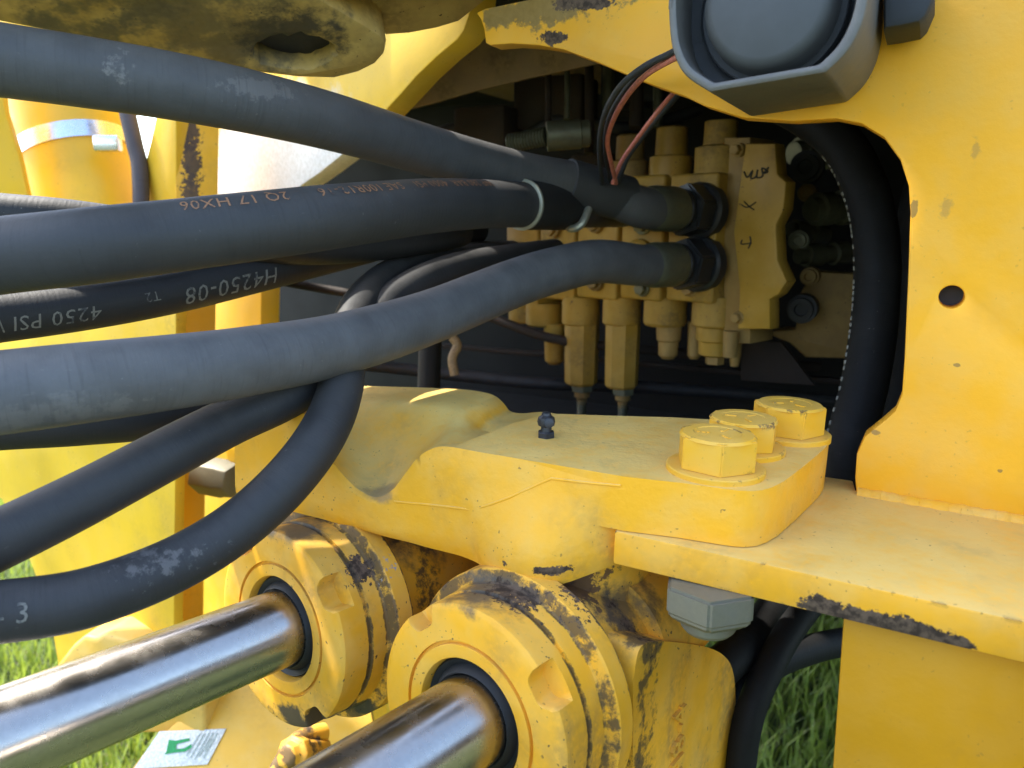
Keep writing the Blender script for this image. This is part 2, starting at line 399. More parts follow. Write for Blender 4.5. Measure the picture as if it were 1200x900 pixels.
spotsB = [(on_cyl(C2, .030, 100), (.040, .040, .008), GR), (on_cyl(C2, .038, 85), (.020, .020, .006), dict(ns=190, amp=1.1, soft=.2)), (on_cyl(C2, .052, 62), (.012, .012, .010), dict(ns=190, amp=1.4, soft=.2)),
          (on_cyl(C2, .075, 78), (.026, .026, .018), dict(ns=110, amp=1.2, soft=.2, col=(.10, .05, .03), amt=.9)), (on_cyl(C2, .10, 50), (.035, .035, .018), dict(ns=60, amp=.7, soft=.7, col=(.09, .07, .05), amt=.8)), (on_cyl(C2, .19, 30, .08), (.030, .030, .010), dict(ns=60, amp=.6, soft=.7, col=(.09, .075, .06), amt=.8))]
M_cylA = paint('cylinder_paint_far', chips=.5, dirt=1.0, rough=.5, off=6, dust=.3, chipscale=80, settle=.3, spots=spotsA, bands=(C1, AX, BANDS))
M_cylB = paint('cylinder_paint_near', chips=.4, dirt=.9, rough=.48, off=7, dust=.25, chipscale=80, settle=.3, spots=spotsB, bands=(C2, AX, BANDS))
M_front = paint('front_frame_paint', col=(.82, .50, .03), chips=.1, dirt=.25, rough=.38, off=8, dust=.12)
M_sunpale = paint('sunlit_pale_paint', col=(.84, .66, .33), chips=.1, dirt=.22, rough=.5, off=9, dust=.5)  # unassigned pale yellow, meant as paint for overexposed sunlight
M_post_ = paint('post_paint', col=(.72, .38, .02), chips=.2, dirt=.4, rough=.4, off=10,
    spots=[(P(222, 190, 1.0), (.020, .020, .16), dict(ns=60, amp=1.0, soft=.4, col=(.09, .05, .03), amt=.9))])
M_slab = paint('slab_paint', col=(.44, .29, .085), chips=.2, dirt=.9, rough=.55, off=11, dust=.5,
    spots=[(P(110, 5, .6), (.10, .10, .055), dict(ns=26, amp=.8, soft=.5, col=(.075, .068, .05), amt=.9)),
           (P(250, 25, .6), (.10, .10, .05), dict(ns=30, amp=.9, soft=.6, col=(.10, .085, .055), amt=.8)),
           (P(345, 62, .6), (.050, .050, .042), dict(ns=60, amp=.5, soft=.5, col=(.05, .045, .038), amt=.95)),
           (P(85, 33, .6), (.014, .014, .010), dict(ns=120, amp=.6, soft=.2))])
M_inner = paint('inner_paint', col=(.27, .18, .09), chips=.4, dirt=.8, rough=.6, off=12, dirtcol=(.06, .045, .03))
M_valve = paint('valve_paint', col=(.345, .20, .026), chips=.55, dirt=1.0, rough=.5, off=13, dirtcol=(.10, .07, .035))
M_valve2 = paint('valve_paint_dull', col=(.25, .155, .048), chips=.3, dirt=.8, rough=.55, off=14, dirtcol=(.09, .065, .04))
M_valve2_clip = flat('tan_clip', (.35, .24, .12))
M_dark = metal('grimy_steel', (.030, .030, .033), .6, 0, 3, .5, (.014, .012, .010))
M_wall = metal('black_plate', (.009, .009, .010), .75, 0, 4, .5, (.009, .008, .007), 12)  # even near-black base colour
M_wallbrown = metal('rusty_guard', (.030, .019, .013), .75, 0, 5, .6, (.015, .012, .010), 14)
M_chrome = metal('chromed_rod', (.42, .385, .34), .23, 1.0, 6, .0, (.25, .22, .18), 60, .03)
M_sleeve = metal('worn_sleeve', (.36, .28, .17), .42, .85, 16, .35, (.12, .09, .05), 70)
M_seal = rubber('seal_rubber', .010, 20, dusty=.3, settle=.05)
M_zinc = metal('zinc_plating', (.20, .185, .13), .5, .35, 7, .35, (.16, .15, .12), 60)
M_zincg = metal('olive_zinc', (.15, .15, .10), .45, .6, 8, .45, (.05, .05, .035), 70)
M_blk = metal('black_steel', (.022, .024, .028), .38, .25, 9, .35, (.05, .045, .04), 80)
M_clamp = metal('clamp_steel', (.70, .72, .76), .25, 1.0, 10, .12, (.2, .2, .2), 60)
M_alu = metal('cast_housing', (.125, .118, .106), .5, .45, 11, .45, (.09, .085, .08), 45, .4)
M_plastic = rubber('grey_plastic', .055, 21, dusty=.45, tint=(1, 1.05, 1.09))
M_plasticd = rubber('dark_plastic', .022, 22, dusty=.6, tint=(1, 1.1, 1.25))
M_pink = flat('pink_insulation', (.62, .20, .15), .45)
M_grey = worn_print('grey_print', (.145, .14, .12))
M_orange = worn_print('orange_print', (.30, .15, .075))
M_ink = flat('black_marker', (.012, .011, .010), .6)
M_white = flat('sticker_white', (.80, .83, .78), .35)
M_green = flat('sticker_green', (.02, .34, .08), .4)
M_lgrey = flat('sticker_print', (.42, .50, .46), .5)
M_brightring = metal('bright_ring', (.36, .36, .28), .4, .7, 12, .1)
M_weld = paint('weld_paint', chips=.1, dirt=.25, rough=.5, off=15, dust=.55, peel=.6)

# ---------------------------------------------------------------- ground
m, nt, b, ov = new_mat('soil_and_turf')
g1 = nz(nt, ov, 5, 6, .6); g2 = nz(nt, ov, 60, 5, .65)
c = mixc(nt, ramp(nt, g1, .35, .65), (.045, .075, .018), (.075, .11, .025)); c = mixc(nt, ramp(nt, g2, .45, .7), c, (.09, .07, .04))
setin(nt, b, 'Base Color', c); b.inputs['Roughness'].default_value = .9; bump(nt, b, g2, .8, .02)
bm = bmesh.new(); n = 24; ext = 900
vs = [[bm.verts.new((ext * (2 * i / n - 1) ** 3, ext * (2 * j / n - 1) ** 3, 0)) for j in range(n + 1)] for i in range(n + 1)]
for i in range(n):
    for j in range(n): bm.faces.new((vs[i][j], vs[i + 1][j], vs[i + 1][j + 1], vs[i][j + 1]))
gr = finish(bm, 'ground', m); setp(gr, 'turf ground under the machine', 'ground', kind='structure')
m, nt, b, ov = new_mat('grass_blades')
g1 = nz(nt, ov, 30, 3, .6)
c = mixc(nt, ramp(nt, g1, .35, .65), (.085, .15, .018), (.25, .32, .045)); c = mixc(nt, ramp(nt, nz(nt, ov, 140, 1, .5, (3, 1, 2)), .60, .66), c, (.27, .21, .10))
setin(nt, b, 'Base Color', c)
b.inputs['Roughness'].default_value = .55
tr = N(nt, 'ShaderNodeBsdfTranslucent'); tr.inputs[0].default_value = (.40, .50, .06, 1)
mx = N(nt, 'ShaderNodeMixShader'); mx.inputs[0].default_value = .35
out = nt.nodes['Material Output']
nt.links.new(b.outputs[0], mx.inputs[1]); nt.links.new(tr.outputs[0], mx.inputs[2]); nt.links.new(mx.outputs[0], out.inputs[0])
vv = []; ff = []
for k in range(52000):
    y = .7 + 5.5 * random.random() ** 1.6; x = random.uniform(-1.0, .62) * (y + .3) + .05
    h = random.uniform(.05, .15); a = random.uniform(0, 6.283); wd = random.uniform(.0018, .004)
    le = random.uniform(.1, .8) * h; dx, dy = math.cos(a), math.sin(a); i = len(vv)
    vv += [(x - dy * wd, y + dx * wd, 0), (x + dy * wd, y - dx * wd, 0), (x + dx * le * .35 + dy * wd * .8, y + dy * le * .35 - dx * wd * .8, h * .6),
           (x + dx * le * .35 - dy * wd * .8, y + dy * le * .35 + dx * wd * .8, h * .6), (x + dx * le, y + dy * le, h)]
    ff += [(i, i + 1, i + 2, i + 3), (i + 3, i + 2, i + 4)]
me = bpy.data.meshes.new('grass'); me.from_pydata(vv, [], ff)
setp(link_mesh(me, 'grass', m), 'short green grass growing round the machine', 'grass', kind='stuff')

# ---------------------------------------------------------------- rear frame: panel with the opening, ledge, lower plate, compartment
rf = thing('rear_frame', LEDGE.hit(1100, 640), 'yellow steel side of the rear frame with the large opening and ledge', 'machine frame')
ol = PANEL.trace([(1004, 585), (1002, 560), (1004, 532), (1013, 512), (1033, 496), (1049, 482), (1057, 462), (1060, 420), (1064, 330), (1067, 250),
    (1065, 218), (1055, 187), (1036, 161), (1010, 145), (980, 139), (930, 142), (870, 138), (825, 124), (800, 112), (765, 100), (735, 88), (700, 73), (660, 58), (630, 53), (600, 51),
    (574, 53), (569, 50), (567, 34), (563, 22), (558, 15), (568, 10), (640, -5), (780, -60), (900, -320), (1500, -420), (1500, 665)])
hc = PANEL.hit(1115, 348); hx, hy = PANEL.to2(hc)
hole = [(hx + .0072 * math.cos(t * math.pi / 12), hy + .0072 * math.sin(t * math.pi / 12)) for t in range(24)]
plate('side_panel', PANEL, [ol, hole], .02, M_panel, rf, .0012)
bm = bmesh.new(); lathe(bm, hc - NP * .035, NP, [(0, .006), (.016, .006), (.016, .0075), (.0165, .0078)], 24)
finish(bm, 'hole_plug', M_dark, rf)
bm = bmesh.new()
prism(bm, [LEDGE.hit(*q) for q in ((720, 622), (1330, 757), (1330, 633), (1003, 574), (1000, 563), (965, 558), (800, 556), (742, 588))], -LEDGE.n * .0215)
finish(bm, 'ledge', M_ledge, rf, .0016, 2)
LOW = Plane(A - NP * .010, NP)
bm = bmesh.new(); prism(bm, [LOW.hit(*q) for q in ((991, 690), (975, 915), (968, 1100), (1500, 1250), (1500, 770))], -NP * .016)
finish(bm, 'lower_plate', M_lower, rf, .0012)
pts = []
for k in range(60):
    t = k / 59; q = LEDGE.hit(1004 + 330 * t, 577 + 57 * t) + NP * .001
    pts.append(q - Z * .0035 - NP * .001 + NP * .0012 * noise.noise(Vector((k * .5, 0, 2))))
bm, fr = sweep(pts, lambda t: .0075 + .0006 * noise.noise(Vector((t * 26, 3, 1))) * 2, 14, 3)
finish(bm, 'weld_bead', M_weld, rf)
# plate behind the upper edge of the opening and the dark compartment
INN = Plane(P(600, 60, .86), (-.25, -.95, -.15))
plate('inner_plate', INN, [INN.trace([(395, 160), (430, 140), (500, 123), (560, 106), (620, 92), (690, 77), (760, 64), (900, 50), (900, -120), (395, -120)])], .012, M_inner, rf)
BK = PANEL.shift(-.80)
bm = bmesh.new(); o = BK.to3(0, 0)
BX = Plane(PANEL.to3(0, 0), NP); U = BX.u if BX.u.x > 0 else -BX.u; BN = -NP
def cbox(lo, hi, name, mat, bev=.002):
    bm = bmesh.new(); box(bm, Vector((PANEL.o.x, PANEL.o.y, 0)), U, BN, Z, lo, hi); return finish(bm, name, mat, rf, bev)
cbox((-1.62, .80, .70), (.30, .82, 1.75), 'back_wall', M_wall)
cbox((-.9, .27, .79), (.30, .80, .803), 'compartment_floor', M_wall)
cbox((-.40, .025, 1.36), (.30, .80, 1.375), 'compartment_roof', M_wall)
cbox((-.70, .14, 1.372), (-.38, .80, 1.387), 'shade_roof', M_inner); cbox((-1.5, .40, 1.372), (-.70, .80, 1.387), 'shade_roof', M_wall)  # added roof pieces that block sun from the hoses and back wall
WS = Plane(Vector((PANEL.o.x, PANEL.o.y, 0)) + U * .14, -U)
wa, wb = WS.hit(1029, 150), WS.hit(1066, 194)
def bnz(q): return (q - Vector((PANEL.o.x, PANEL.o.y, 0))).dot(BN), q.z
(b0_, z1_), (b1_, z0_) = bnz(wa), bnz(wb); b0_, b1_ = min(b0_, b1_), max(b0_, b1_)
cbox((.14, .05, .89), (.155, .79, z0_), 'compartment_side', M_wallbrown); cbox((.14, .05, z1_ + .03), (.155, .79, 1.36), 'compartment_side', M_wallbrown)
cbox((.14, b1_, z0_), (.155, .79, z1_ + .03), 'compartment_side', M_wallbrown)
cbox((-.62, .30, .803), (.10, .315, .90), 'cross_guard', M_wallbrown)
cbox((-1.6, .83, .70), (3.2, 4.4, .715), 'shade_pan', M_wall)  # added unseen plate that shades the grass at lower right
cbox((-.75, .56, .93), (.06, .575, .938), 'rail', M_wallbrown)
for (px, py, w_, h_, d) in ((640, 120, 90, 60, .98), (560, 150, 70, 50, .99), (735, 90, 70, 60, 1.0), (690, 205, 50, 50, 1.02), (520, 180, 60, 40, 1.05)):
    bm = bmesh.new(); s = d / 900; box(bm, P(px, py, d), U, BN, Z, (-w_ * s / 2, 0, -h_ * s / 2), (w_ * s / 2, .06, h_ * s / 2))
    finish(bm, 'inner_block', M_wallbrown if px < 700 else M_dark, rf, .006)

def pipe_in(path, r, mat, name='inner_pipe'):
    bm, fr = sweep([P(*q) for q in path], r, 12, 5); return finish(bm, name, mat, rf)
for k, (x, y0, y1, d, r) in enumerate(((642, 92, 150, .93, .004), (664, 80, 140, .92, .0035), (690, 88, 180, .95, .006), (712, 60, 130, .96, .007), (745, 95, 150, .96, .009), (770, 100, 150, .97, .006))):
    pipe_in([(x, y0 - 30, d), (x + 1, (y0 + y1) / 2, d), (x, y1, d)], r, M_zincg if k % 2 else M_wallbrown)
pipe_in([(470, 170, 1.05), (540, 150, 1.02), (600, 165, 1.0), (660, 140, .98), (740, 150, 1.0), (820, 128, 1.02)], .008, M_dark)
pipe_in([(330, 330, 1.25), (420, 345, 1.2), (520, 352, 1.15), (640, 395, 1.1), (760, 410, 1.1), (960, 430, 1.1)], .007, M_wallbrown)
pipe_in([(330, 300, 1.3), (400, 280, 1.2), (470, 262, 1.1), (540, 255, 1.05)], .016, M_dark)
pipe_in([(330, 420, 1.3), (450, 430, 1.25), (620, 448, 1.2), (780, 455, 1.2), (980, 470, 1.15)], .010, M_dark)
pipe_in([(530, 395, 1.0), (536, 405, 1.0), (530, 420, 1.0), (533, 440, 1.0)], .006, M_valve2_clip)
# ---------------------------------------------------------------- bolted bracket
TOPH = .0345
TOP = LEDGE.shift(TOPH)
f1 = TOP.hit(510, 524); f2 = TOP.hit(735, 559); fd = (f2 - f1); fd.z = 0; fd.normalize()
FN = Vector((fd.y, -fd.x, 0)); FN = FN if FN.y < 0 else -FN
FRONT = Plane(f1, FN)
br = thing('pivot_bracket', LEDGE.hit(830, 610), 'yellow cast bracket bolted onto the ledge, with a saddle dip over the cylinders', 'bracket')
bm = bmesh.new()
top_ol = [(526, 525.5), (540, 526.5), (640, 543), (735, 559), (800, 566), (850, 573), (866, 575), (880, 575.6), (893, 574.5), (905, 571), (918, 564.5), (940, 548), (958, 533), (967, 525), (971.5, 518), (972, 511), (968, 505), (958, 501), (930, 498),
          (880, 494), (785, 489), (715, 487), (655, 485), (625, 490), (598, 497)]
top3 = [TOP.hit(*q) for q in top_ol]
prism(bm, top3, -LEDGE.n * (TOPH - .0006))
geo_pad = list(bm.edges)
es = [e for e in bm.edges if e.calc_face_angle(0) > R(40)]
bmesh.ops.bevel(bm, geom=es, offset=.0025, segments=3, affect='EDGES', profile=.5)
# front skirt, curved under into the boss
sk_top = [(275, 512), (318, 486), (345, 478), (362, 500), (380, 532), (398, 556), (419, 576), (440, 584), (458, 575), (472, 557), (488, 537), (504, 527), (522, 524.5), (560, 531), (640, 544.5), (734, 560.5)]
sk_bot = [(275, 585), (305, 593), (335, 601), (355, 606), (375, 611), (395, 617), (425, 625), (450, 632), (475, 638), (500, 645), (520, 650), (538, 655), (560, 661), (580, 667), (640, 678), (722, 668)]
NB = 9; grid = []
BC = FRONT.hit(640, 640); BC = BC - FN * .052; BR = .058
def boss(x, t):
    h_ = (math.sqrt(BR * BR - x * x) if abs(x) < BR else 0) - .037; full_ = (h_ + math.sqrt(h_ * h_ + .012 ** 2)) / 2 - .0014
    if x > 0:
        h0 = ((BR - .037) + math.sqrt((BR - .037) ** 2 + .012 ** 2)) / 2 - .0014
        full_ = h0 - (.050 - math.sqrt(max(.050 ** 2 - x * x, 0)))
    q_ = min(1, max(0, t - .15) / .6); return full_ * q_ * q_ * (3 - 2 * q_)
for (a, b_) in zip(sk_top, sk_bot):
    row = []
    for k in range(NB + 1):
        t = k / NB; q = FRONT.hit(a[0] + (b_[0] - a[0]) * t, a[1] + (b_[1] - a[1]) * t)
        x = (q - BC).dot(fd); bulge = 0
        bulge = boss(x, t)
        row.append(q + FN * (bulge - .004 * (1 - math.cos(min(1, max(0, (t - .8) / .2)) * 1.5)) - .0025 * max(0, 1 - t * NB)))
    grid.append(row)
def gridmesh(bm, g):
    v = [[bm.verts.new(p) for p in r] for r in g]
    for i in range(len(v) - 1):
        for j in range(len(v[0]) - 1): bm.faces.new((v[i][j], v[i + 1][j], v[i + 1][j + 1], v[i][j + 1]))
    return v
# densify along the length
def dens(g, n):
    cols = [catmull([r[j] for r in g], n) for j in range(len(g[0]))]
    return [[cols[j][i] for j in range(len(cols))] for i in range(len(cols[0]))]
gd = dens(grid, 5); gridmesh(bm, gd)
gridmesh(bm, [[r[-1] - FN * (s * .085) for s in (0, .15, .6, 1)] for r in gd])           # underside
gridmesh(bm, [[gd[-1][j] - FN * s * .06 for s in (0, .5, 1)] for j in range(len(gd[-1]))])  # right end, above the ledge tip
# saddle: the hollow rises from the front lip up to the tall rear block
BACKP = FRONT.shift(-.085)
bk = [(300, 466), (335, 466), (355, 466), (375, 466.5), (395, 467), (420, 468), (450, 469), (480, 470.5), (508, 472), (530, 475), (547, 480), (558, 488), (567, 499), (582, 502), (610, 496), (640, 492)]
sad = []
for ri, (r, q) in enumerate(zip(grid, bk)):
    f = r[0]; e = BACKP.hit(*q); row = []
    if ri >= 11: e.z = min(e.z, f.z + (.006 if ri == 11 else -.003))
    tall = e.z - f.z > .004
    for k in range(13):
        t = k / 12; p = f.lerp(e, t)
        if tall: p.z = f.z + (e.z - f.z) * min(1, (1 - (1 - min(1, t / .95)) ** 1.15) ** 1.9)
        else: p.z -= .0006 + .006 * max(0, t - .55)
        row.append(p)
    for k_, (bk_, dz_) in enumerate(((.006, .0004), (.02, .0005), (.05, .0005), (.055, -.004), (.056, -.10))):
        row.append(e - FN * bk_ + Z * (dz_ if tall or dz_ < -.001 else 0))
    sad.append(row)
gs = dens(sad, 5); gridmesh(bm, gs)
bmesh.ops.remove_doubles(bm, verts=bm.verts, dist=1e-5)
finish(bm, 'casting', M_cast, br, ang=38)
# raised parting line of the casting
pl_ = [(462, 588), (505, 592), (553, 597.5), (600, 581), (646, 561), (690, 566), (733, 570), (760, 566), (800, 569)]
def front_pt(px, py):
    q = FRONT.hit(px, py); x = (q - BC).dot(fd); 
    for (a0, b0), (a1, b1) in zip(zip(sk_top, sk_bot), zip(sk_top[1:], sk_bot[1:])):
        if a0[0] <= px <= a1[0]:
            k = (px - a0[0]) / (a1[0] - a0[0]); yt = a0[1] + (a1[1] - a0[1]) * k; yb = b0[1] + (b1[1] - b0[1]) * k; t = (py - yt) / (yb - yt)
    bul = boss(x, t)
    return q + FN * bul
pp_ = []
for (q0, q1_) in zip(pl_[:6], pl_[1:7]):
    for k in range(8): pp_.append(front_pt(q0[0] + (q1_[0] - q0[0]) * k / 8, q0[1] + (q1_[1] - q0[1]) * k / 8) - FN * .0001)
bm, fr = sweep(pp_, .0009, 8, 1); finish(bm, 'parting_line', M_cast, br)
def hexbolt(px, py, rad, hgt, rot, name='bolt'):
    c = TOP.hit(px, py)
    bm = bmesh.new(); lathe(bm, c, LEDGE.n, [(-.001, rad * 1.20), (.0028, rad * 1.20), (.0034, rad * 1.17)], 40)
    lathe_w = bm
    bo = None
    bm2 = bmesh.new(); lathe(bm2, c + LEDGE.n * .003, LEDGE.n, [(0, rad), (hgt - .0035, rad)], 6, rot)
    ring = [v for v in bm2.verts]
    bmesh.ops.bevel(bm2, geom=[e for e in bm2.edges], offset=.0008, segments=2, affect='EDGES')
    lathe(bm2, c + LEDGE.n * (.0025 + hgt - .004), LEDGE.n, [(0, rad * .93), (.0016, rad * .86), (.0018, rad * .60), (.0014, rad * .57), (.0014, .001)], 36)
    for k in range(3):
        an = rot + .5 + k * 2.094; dx_ = Vector((math.cos(an), math.sin(an), 0)); dx_ = (dx_ - LEDGE.n * dx_.dot(LEDGE.n)).normalized()
        box(bm2, c + LEDGE.n * (.0025 + hgt - .004 + .0013), dx_, LEDGE.n.cross(dx_), LEDGE.n, (rad * .2, -.0009, -.0004), (rad * .5, .0009, .0007))
    o = finish(bm2, name, M_bolt, br, ang=25)
    finish(lathe_w, 'washer', M_bolt, o)
    return o
hexbolt(838, 551, .0245, .0235, .35); hexbolt(868, 527, .0235, .0225, .1); hexbolt(922, 510, .0245, .0235, .55)
g = TOP.hit(640, 512)
bm = bmesh.new(); lathe(bm, g, Z, [(0, .0062), (.0035, .0062), (.0042, .0055)], 6)
lathe(bm, g, Z, [(.004, .0040), (.0075, .0036), (.0085, .0056), (.011, .0062), (.0138, .0056), (.0155, .0034), (.0172, .0030), (.0178, .0018)], 20)
lathe(bm, g + Vector((.0015, -.0052, .0112)), Vector((.2, -1, .15)), [(-.002, .0036), (.0008, .0034), (.0012, .0018)], 14)
finish(bm, 'grease_fitting', M_blk, br, ang=30)
c = LEDGE.hit(838, 590) - LEDGE.n * .0217; c = P(833, 676, .445); c.z = (LEDGE.hit(833, 660)).z - .0215
bm = bmesh.new()
lathe(bm, c, -Z, [(0, .0275), (.0165, .0275), (.0205, .0235), (.0225, .020)], 6, .25)
bmesh.ops.bevel(bm, geom=bm.edges[:], offset=.0016, segments=2, affect='EDGES')
lathe(bm, c, -Z, [(.0200, .0165), (.0275, .0160), (.0300, .0140)], 30)
finish(bm, 'lock_nut', M_zinc, br, ang=30)

# ---------------------------------------------------------------- hydraulic cylinders
def cylinder(c, name, label, mat, barrel, roll, tnotch=52):
    th_ = thing(name, c + AX * .1 - Z * .07, label, 'hydraulic cylinder', 'steering cylinders under the bracket')
    def notch(th, i, r):
        if i in NI:
            for k in range(4):
                d = (th - R(tnotch + 90 * k) + math.pi) % (2 * math.pi) - math.pi
                a = abs(d) / R(9.5)
                if a < 1: r -= NI[i] * (1 - a ** 4) ** .5
        return r
    prof = [(.022, .0365), (.003, .0368), (.0005, .0378), (0, .0400), (0, .0458), (.0026, .0461), (.0026, .0479), (0, .0483), (0, .0520), (0, .0580), (0, .0660), (.0010, .0688), (.0018, .0697), (.004, .0700), (.009, .0700), (.0135, .0700), (.0150, .0700),
            (.0215, .0700), (.0222, .0682), (.0246, .0682), (.0252, .0705), (.0370, .0712), (.0385, .0722), (.0400, .0785), (.0412, .0798), (.0535, .0803), (.0550, .0795), (.0562, .0740), (.0590, .0690), (.09, .0680), (barrel, .0680)]
    NI = {9: .0, 10: .0080, 11: .0108, 12: .0118, 13: .0122, 14: .0122, 15: .0114}
    bm = bmesh.new(); lathe(bm, c, AX, prof, 264, fn=notch); 
    finish(bm, 'gland_and_barrel', mat, th_, ang=24)
    bm = bmesh.new(); lathe(bm, c, AX, [(.020, .0367), (.0070, .0365), (.0050, .0352), (.0062, .0332), (.0072, .0318), (.0040, .0300), (.0020, .0282), (.0030, .0272), (.02, .0270)], 72)
    finish(bm, 'wiper_seal', M_seal, th_)
    bm = bmesh.new(); lathe(bm, c, AX, [(.04, .0268), (-.015, .0268), (-.0155, .0266), (-.9, .0266)], 96)
    rod = finish(bm, 'rod', M_chrome, th_)
    return th_
cy1 = cylinder(C1, 'hydraulic_cylinder', 'yellow hydraulic cylinder farther left, its chrome rod crossing the lower left', M_cylA, .30, 0)
cy2 = cylinder(C2, 'hydraulic_cylinder', 'yellow hydraulic cylinder nearest the camera, right under the bracket boss', M_cylB, .16, 0)
# cast trunnion block at the side of the near cylinder
SX = Vector((AX.x, AX.y, 0)).normalized(); SN = Vector((SX.y, -SX.x, 0)); SN = SN if SN.y < 0 else -SN
SIDE = Plane(P(775, 800, .485), SN)
bm = bmesh.new()
o3 = [SIDE.hit(q.x, q.y) for q in catmull([Vector((x, y, 0)) for x, y in ((742, 800), (748, 764), (760, 753), (785, 752), (822, 757), (848, 768), (860, 792), (862, 850), (860, 960))], 4)]
o3 += [SIDE.hit(860, 1150), SIDE.hit(742, 1150)]
prism(bm, o3, -SN * .10)
bmesh.ops.bevel(bm, geom=[e for e in bm.edges if e.calc_face_angle(0) > R(30)], offset=.011, segments=4, affect='EDGES', profile=.5, clamp_overlap=True)
blk = finish(bm, 'trunnion_block', M_cylB, cy2, ang=50)
bm = bmesh.new(); lathe(bm, BC + FN * .006 - Z * .012 + SX * .012, -Z, [(0, .050), (.03, .050), (.05, .056), (.09, .064)], 48); finish(bm, 'trunnion_boss', M_cylB, cy2, ang=40)
bm = bmesh.new(); lathe(bm, P(745, 715, .56), SX, [(-.05, .050), (.12, .050)], 40); finish(bm, 'barrel_rear', M_cylB, cy2, ang=40)
text_on_plane('H8-4', SIDE.hit(797, 905), Z, -SX if (Z.cross(-SX)).dot(SN) > 0 else SX, .026, M_cylB, blk, depth=.0026, name='cast_letters')

# ---------------------------------------------------------------- control valve
N2 = Vector((-.75, -.66, 0)).normalized(); VAL = Plane(P(835, 275, .88), N2)
VU = VAL.u if VAL.u.x > 0 else -VAL.u
va = thing('control_valve', VAL.hit(760, 350), 'grimy yellow hydraulic valve bank inside the frame opening', 'hydraulic valve')
for k, (x0, x1, yt, yb, pr) in enumerate(((783, 846, 205, 351, .006), (727.5, 781, 207, 349, .003), (675, 725.5, 210, 348, .0), (631, 673, 213, 349, -.002), (592, 629, 218, 356, -.002))):
    bm = bmesh.new(); a = VAL.hit(x0, yb); b_ = VAL.hit(x1, yt)
    w_ = (b_ - a).dot(VU); h_ = (VAL.hit(x0, yt) - a).z
    box(bm, a, VU, N2, Z, (0, -.11, 0), (w_, pr, h_)); finish(bm, 'valve_section', M_valve, va, .004, 3)
    if k:
        for j in range(2):
            bm = bmesh.new(); lathe(bm, VAL.hit((x0 + x1) / 2 - 2, 240 + 62 * j), N2, [(-.004, .024), (.010, .023), (.013, .019)], 24); finish(bm, 'port_boss', M_valve, va, ang=30)
def vstack(px, prof, name, mat, push=0, seg=36, hexa=()):
    """upright turned piece: prof holds (pixel row, half width in pixels)"""
    q = VAL.hit(px, prof[0][0]); q = q - N2 * push; d = -(CR.transposed() @ (q - CAM_LOC)).z; s = d / 900 / math.cos(R(PITCH))
    bm = bmesh.new(); lathe(bm, q, -Z, [((py - prof[0][0]) * s, hw * d / 900) for py, hw in prof], seg); return finish(bm, name, mat, va, ang=30)
def nut_v(px, y0, y1, hw, name, mat, push=0): return vstack(px, [(y0, hw), (y0 + 1, hw), (y1, hw), (y1 + .5, hw * .9)], name, mat, push, 6)
PU = .028
vstack(824, [(348, 26), (349, 28), (381, 28), (383, 26), (384, 22), (399, 22), (400, 20), (401, 18.5), (416, 18), (418, 14)], 'spool_cap', M_valve, PU)
nut_v(822, 417, 429, 11, 'cap_screw', M_valve2, PU); vstack(842, [(384, 7), (418, 7), (432, 5)], 'cap_screw', M_valve2, PU + .01)
vstack(764, [(348, 24), (349, 25), (379, 25), (382, 23)], 'spool_cap', M_valve, PU); vstack(768, [(381, 15), (400, 14), (402, 12), (418, 11), (422, 7)], 'cap_screw', M_valve2, PU); vstack(788, [(381, 9), (420, 8), (424, 5)], 'cap_screw', M_valve2, PU + .02)
for x, yb in ((713, 456), (665, 452)):
    vstack(x, [(348, 21), (349, 22.5), (379, 22.5), (381, 20.5)], 'spool_cap', M_valve, PU)
    vstack(x + 1, [(380, 20), (382, 20.5), (yb - 3, 19.5), (yb, 17)], 'spring_housing', M_valve, PU, 8)
    nut_v(x + 1, yb, yb + 9, 13, 'lock_nut', M_zincg, PU); vstack(x + 1, [(yb + 9, 9), (yb + 16, 9), (yb + 18, 6), (yb + 30, 4.5)], 'adjuster', M_valve2, PU)
vstack(622, [(356, 22), (380, 22), (382, 20)], 'spool_cap', M_valve, PU); vstack(634, [(381, 13), (424, 11), (428, 7)], 'cap_screw', M_valve, PU)
vstack(600, [(352, 20), (376, 20), (378, 18)], 'spool_cap', M_valve, PU)
vstack(829, [(139, 17), (140, 19), (166, 20), (168, 27), (169, 29), (198, 29), (201, 26), (206, 26)], 'spool_cap', M_valve, PU)
vstack(771, [(146, 14), (148, 18), (178, 19), (180, 25), (204, 25), (208, 22)], 'spool_cap', M_valve, PU)
vstack(722, [(156, 13), (158, 16), (184, 17), (186, 22), (208, 22)], 'spool_cap', M_valve2, PU)
ENDP = VAL.shift(.006)
plate('divider_plate', VAL.shift(-.012), [VAL.trace([(841, 160), (872, 160), (872, 404), (841, 404)])], .05, M_valve2, va, .002)  # dull brown stands in for shadow on this side, next to the end plate
plate('end_plate', ENDP, [ENDP.trace([(873, 168), (908, 168), (911, 204), (921, 213), (918, 246), (909, 264), (911, 305), (922, 330), (912, 345), (902, 351), (902, 386), (864, 386), (866, 340), (859, 272), (867, 210)])], .022, M_valve, va, .003)
for (x, y, r_) in ((756, 262, .011), (700, 330, .010), (652, 330, .009), (756, 338, .008), (812, 338, .008), (700, 262, .010), (650, 268, .010), (868, 176, .006), (868, 372, .006)):
    q = VAL.hit(x, y) + N2 * .004; bm = bmesh.new(); lathe(bm, q, N2, [(-.004, r_ * 1.25), (.002, r_ * 1.25), (.003, r_ * 1.1)], 20); lathe(bm, q, N2, [(.002, r_), (.009, r_), (.010, r_ * .8)], 6, x); finish(bm, 'hex_plug', M_valve2 if x % 3 else M_zincg, va, ang=25)
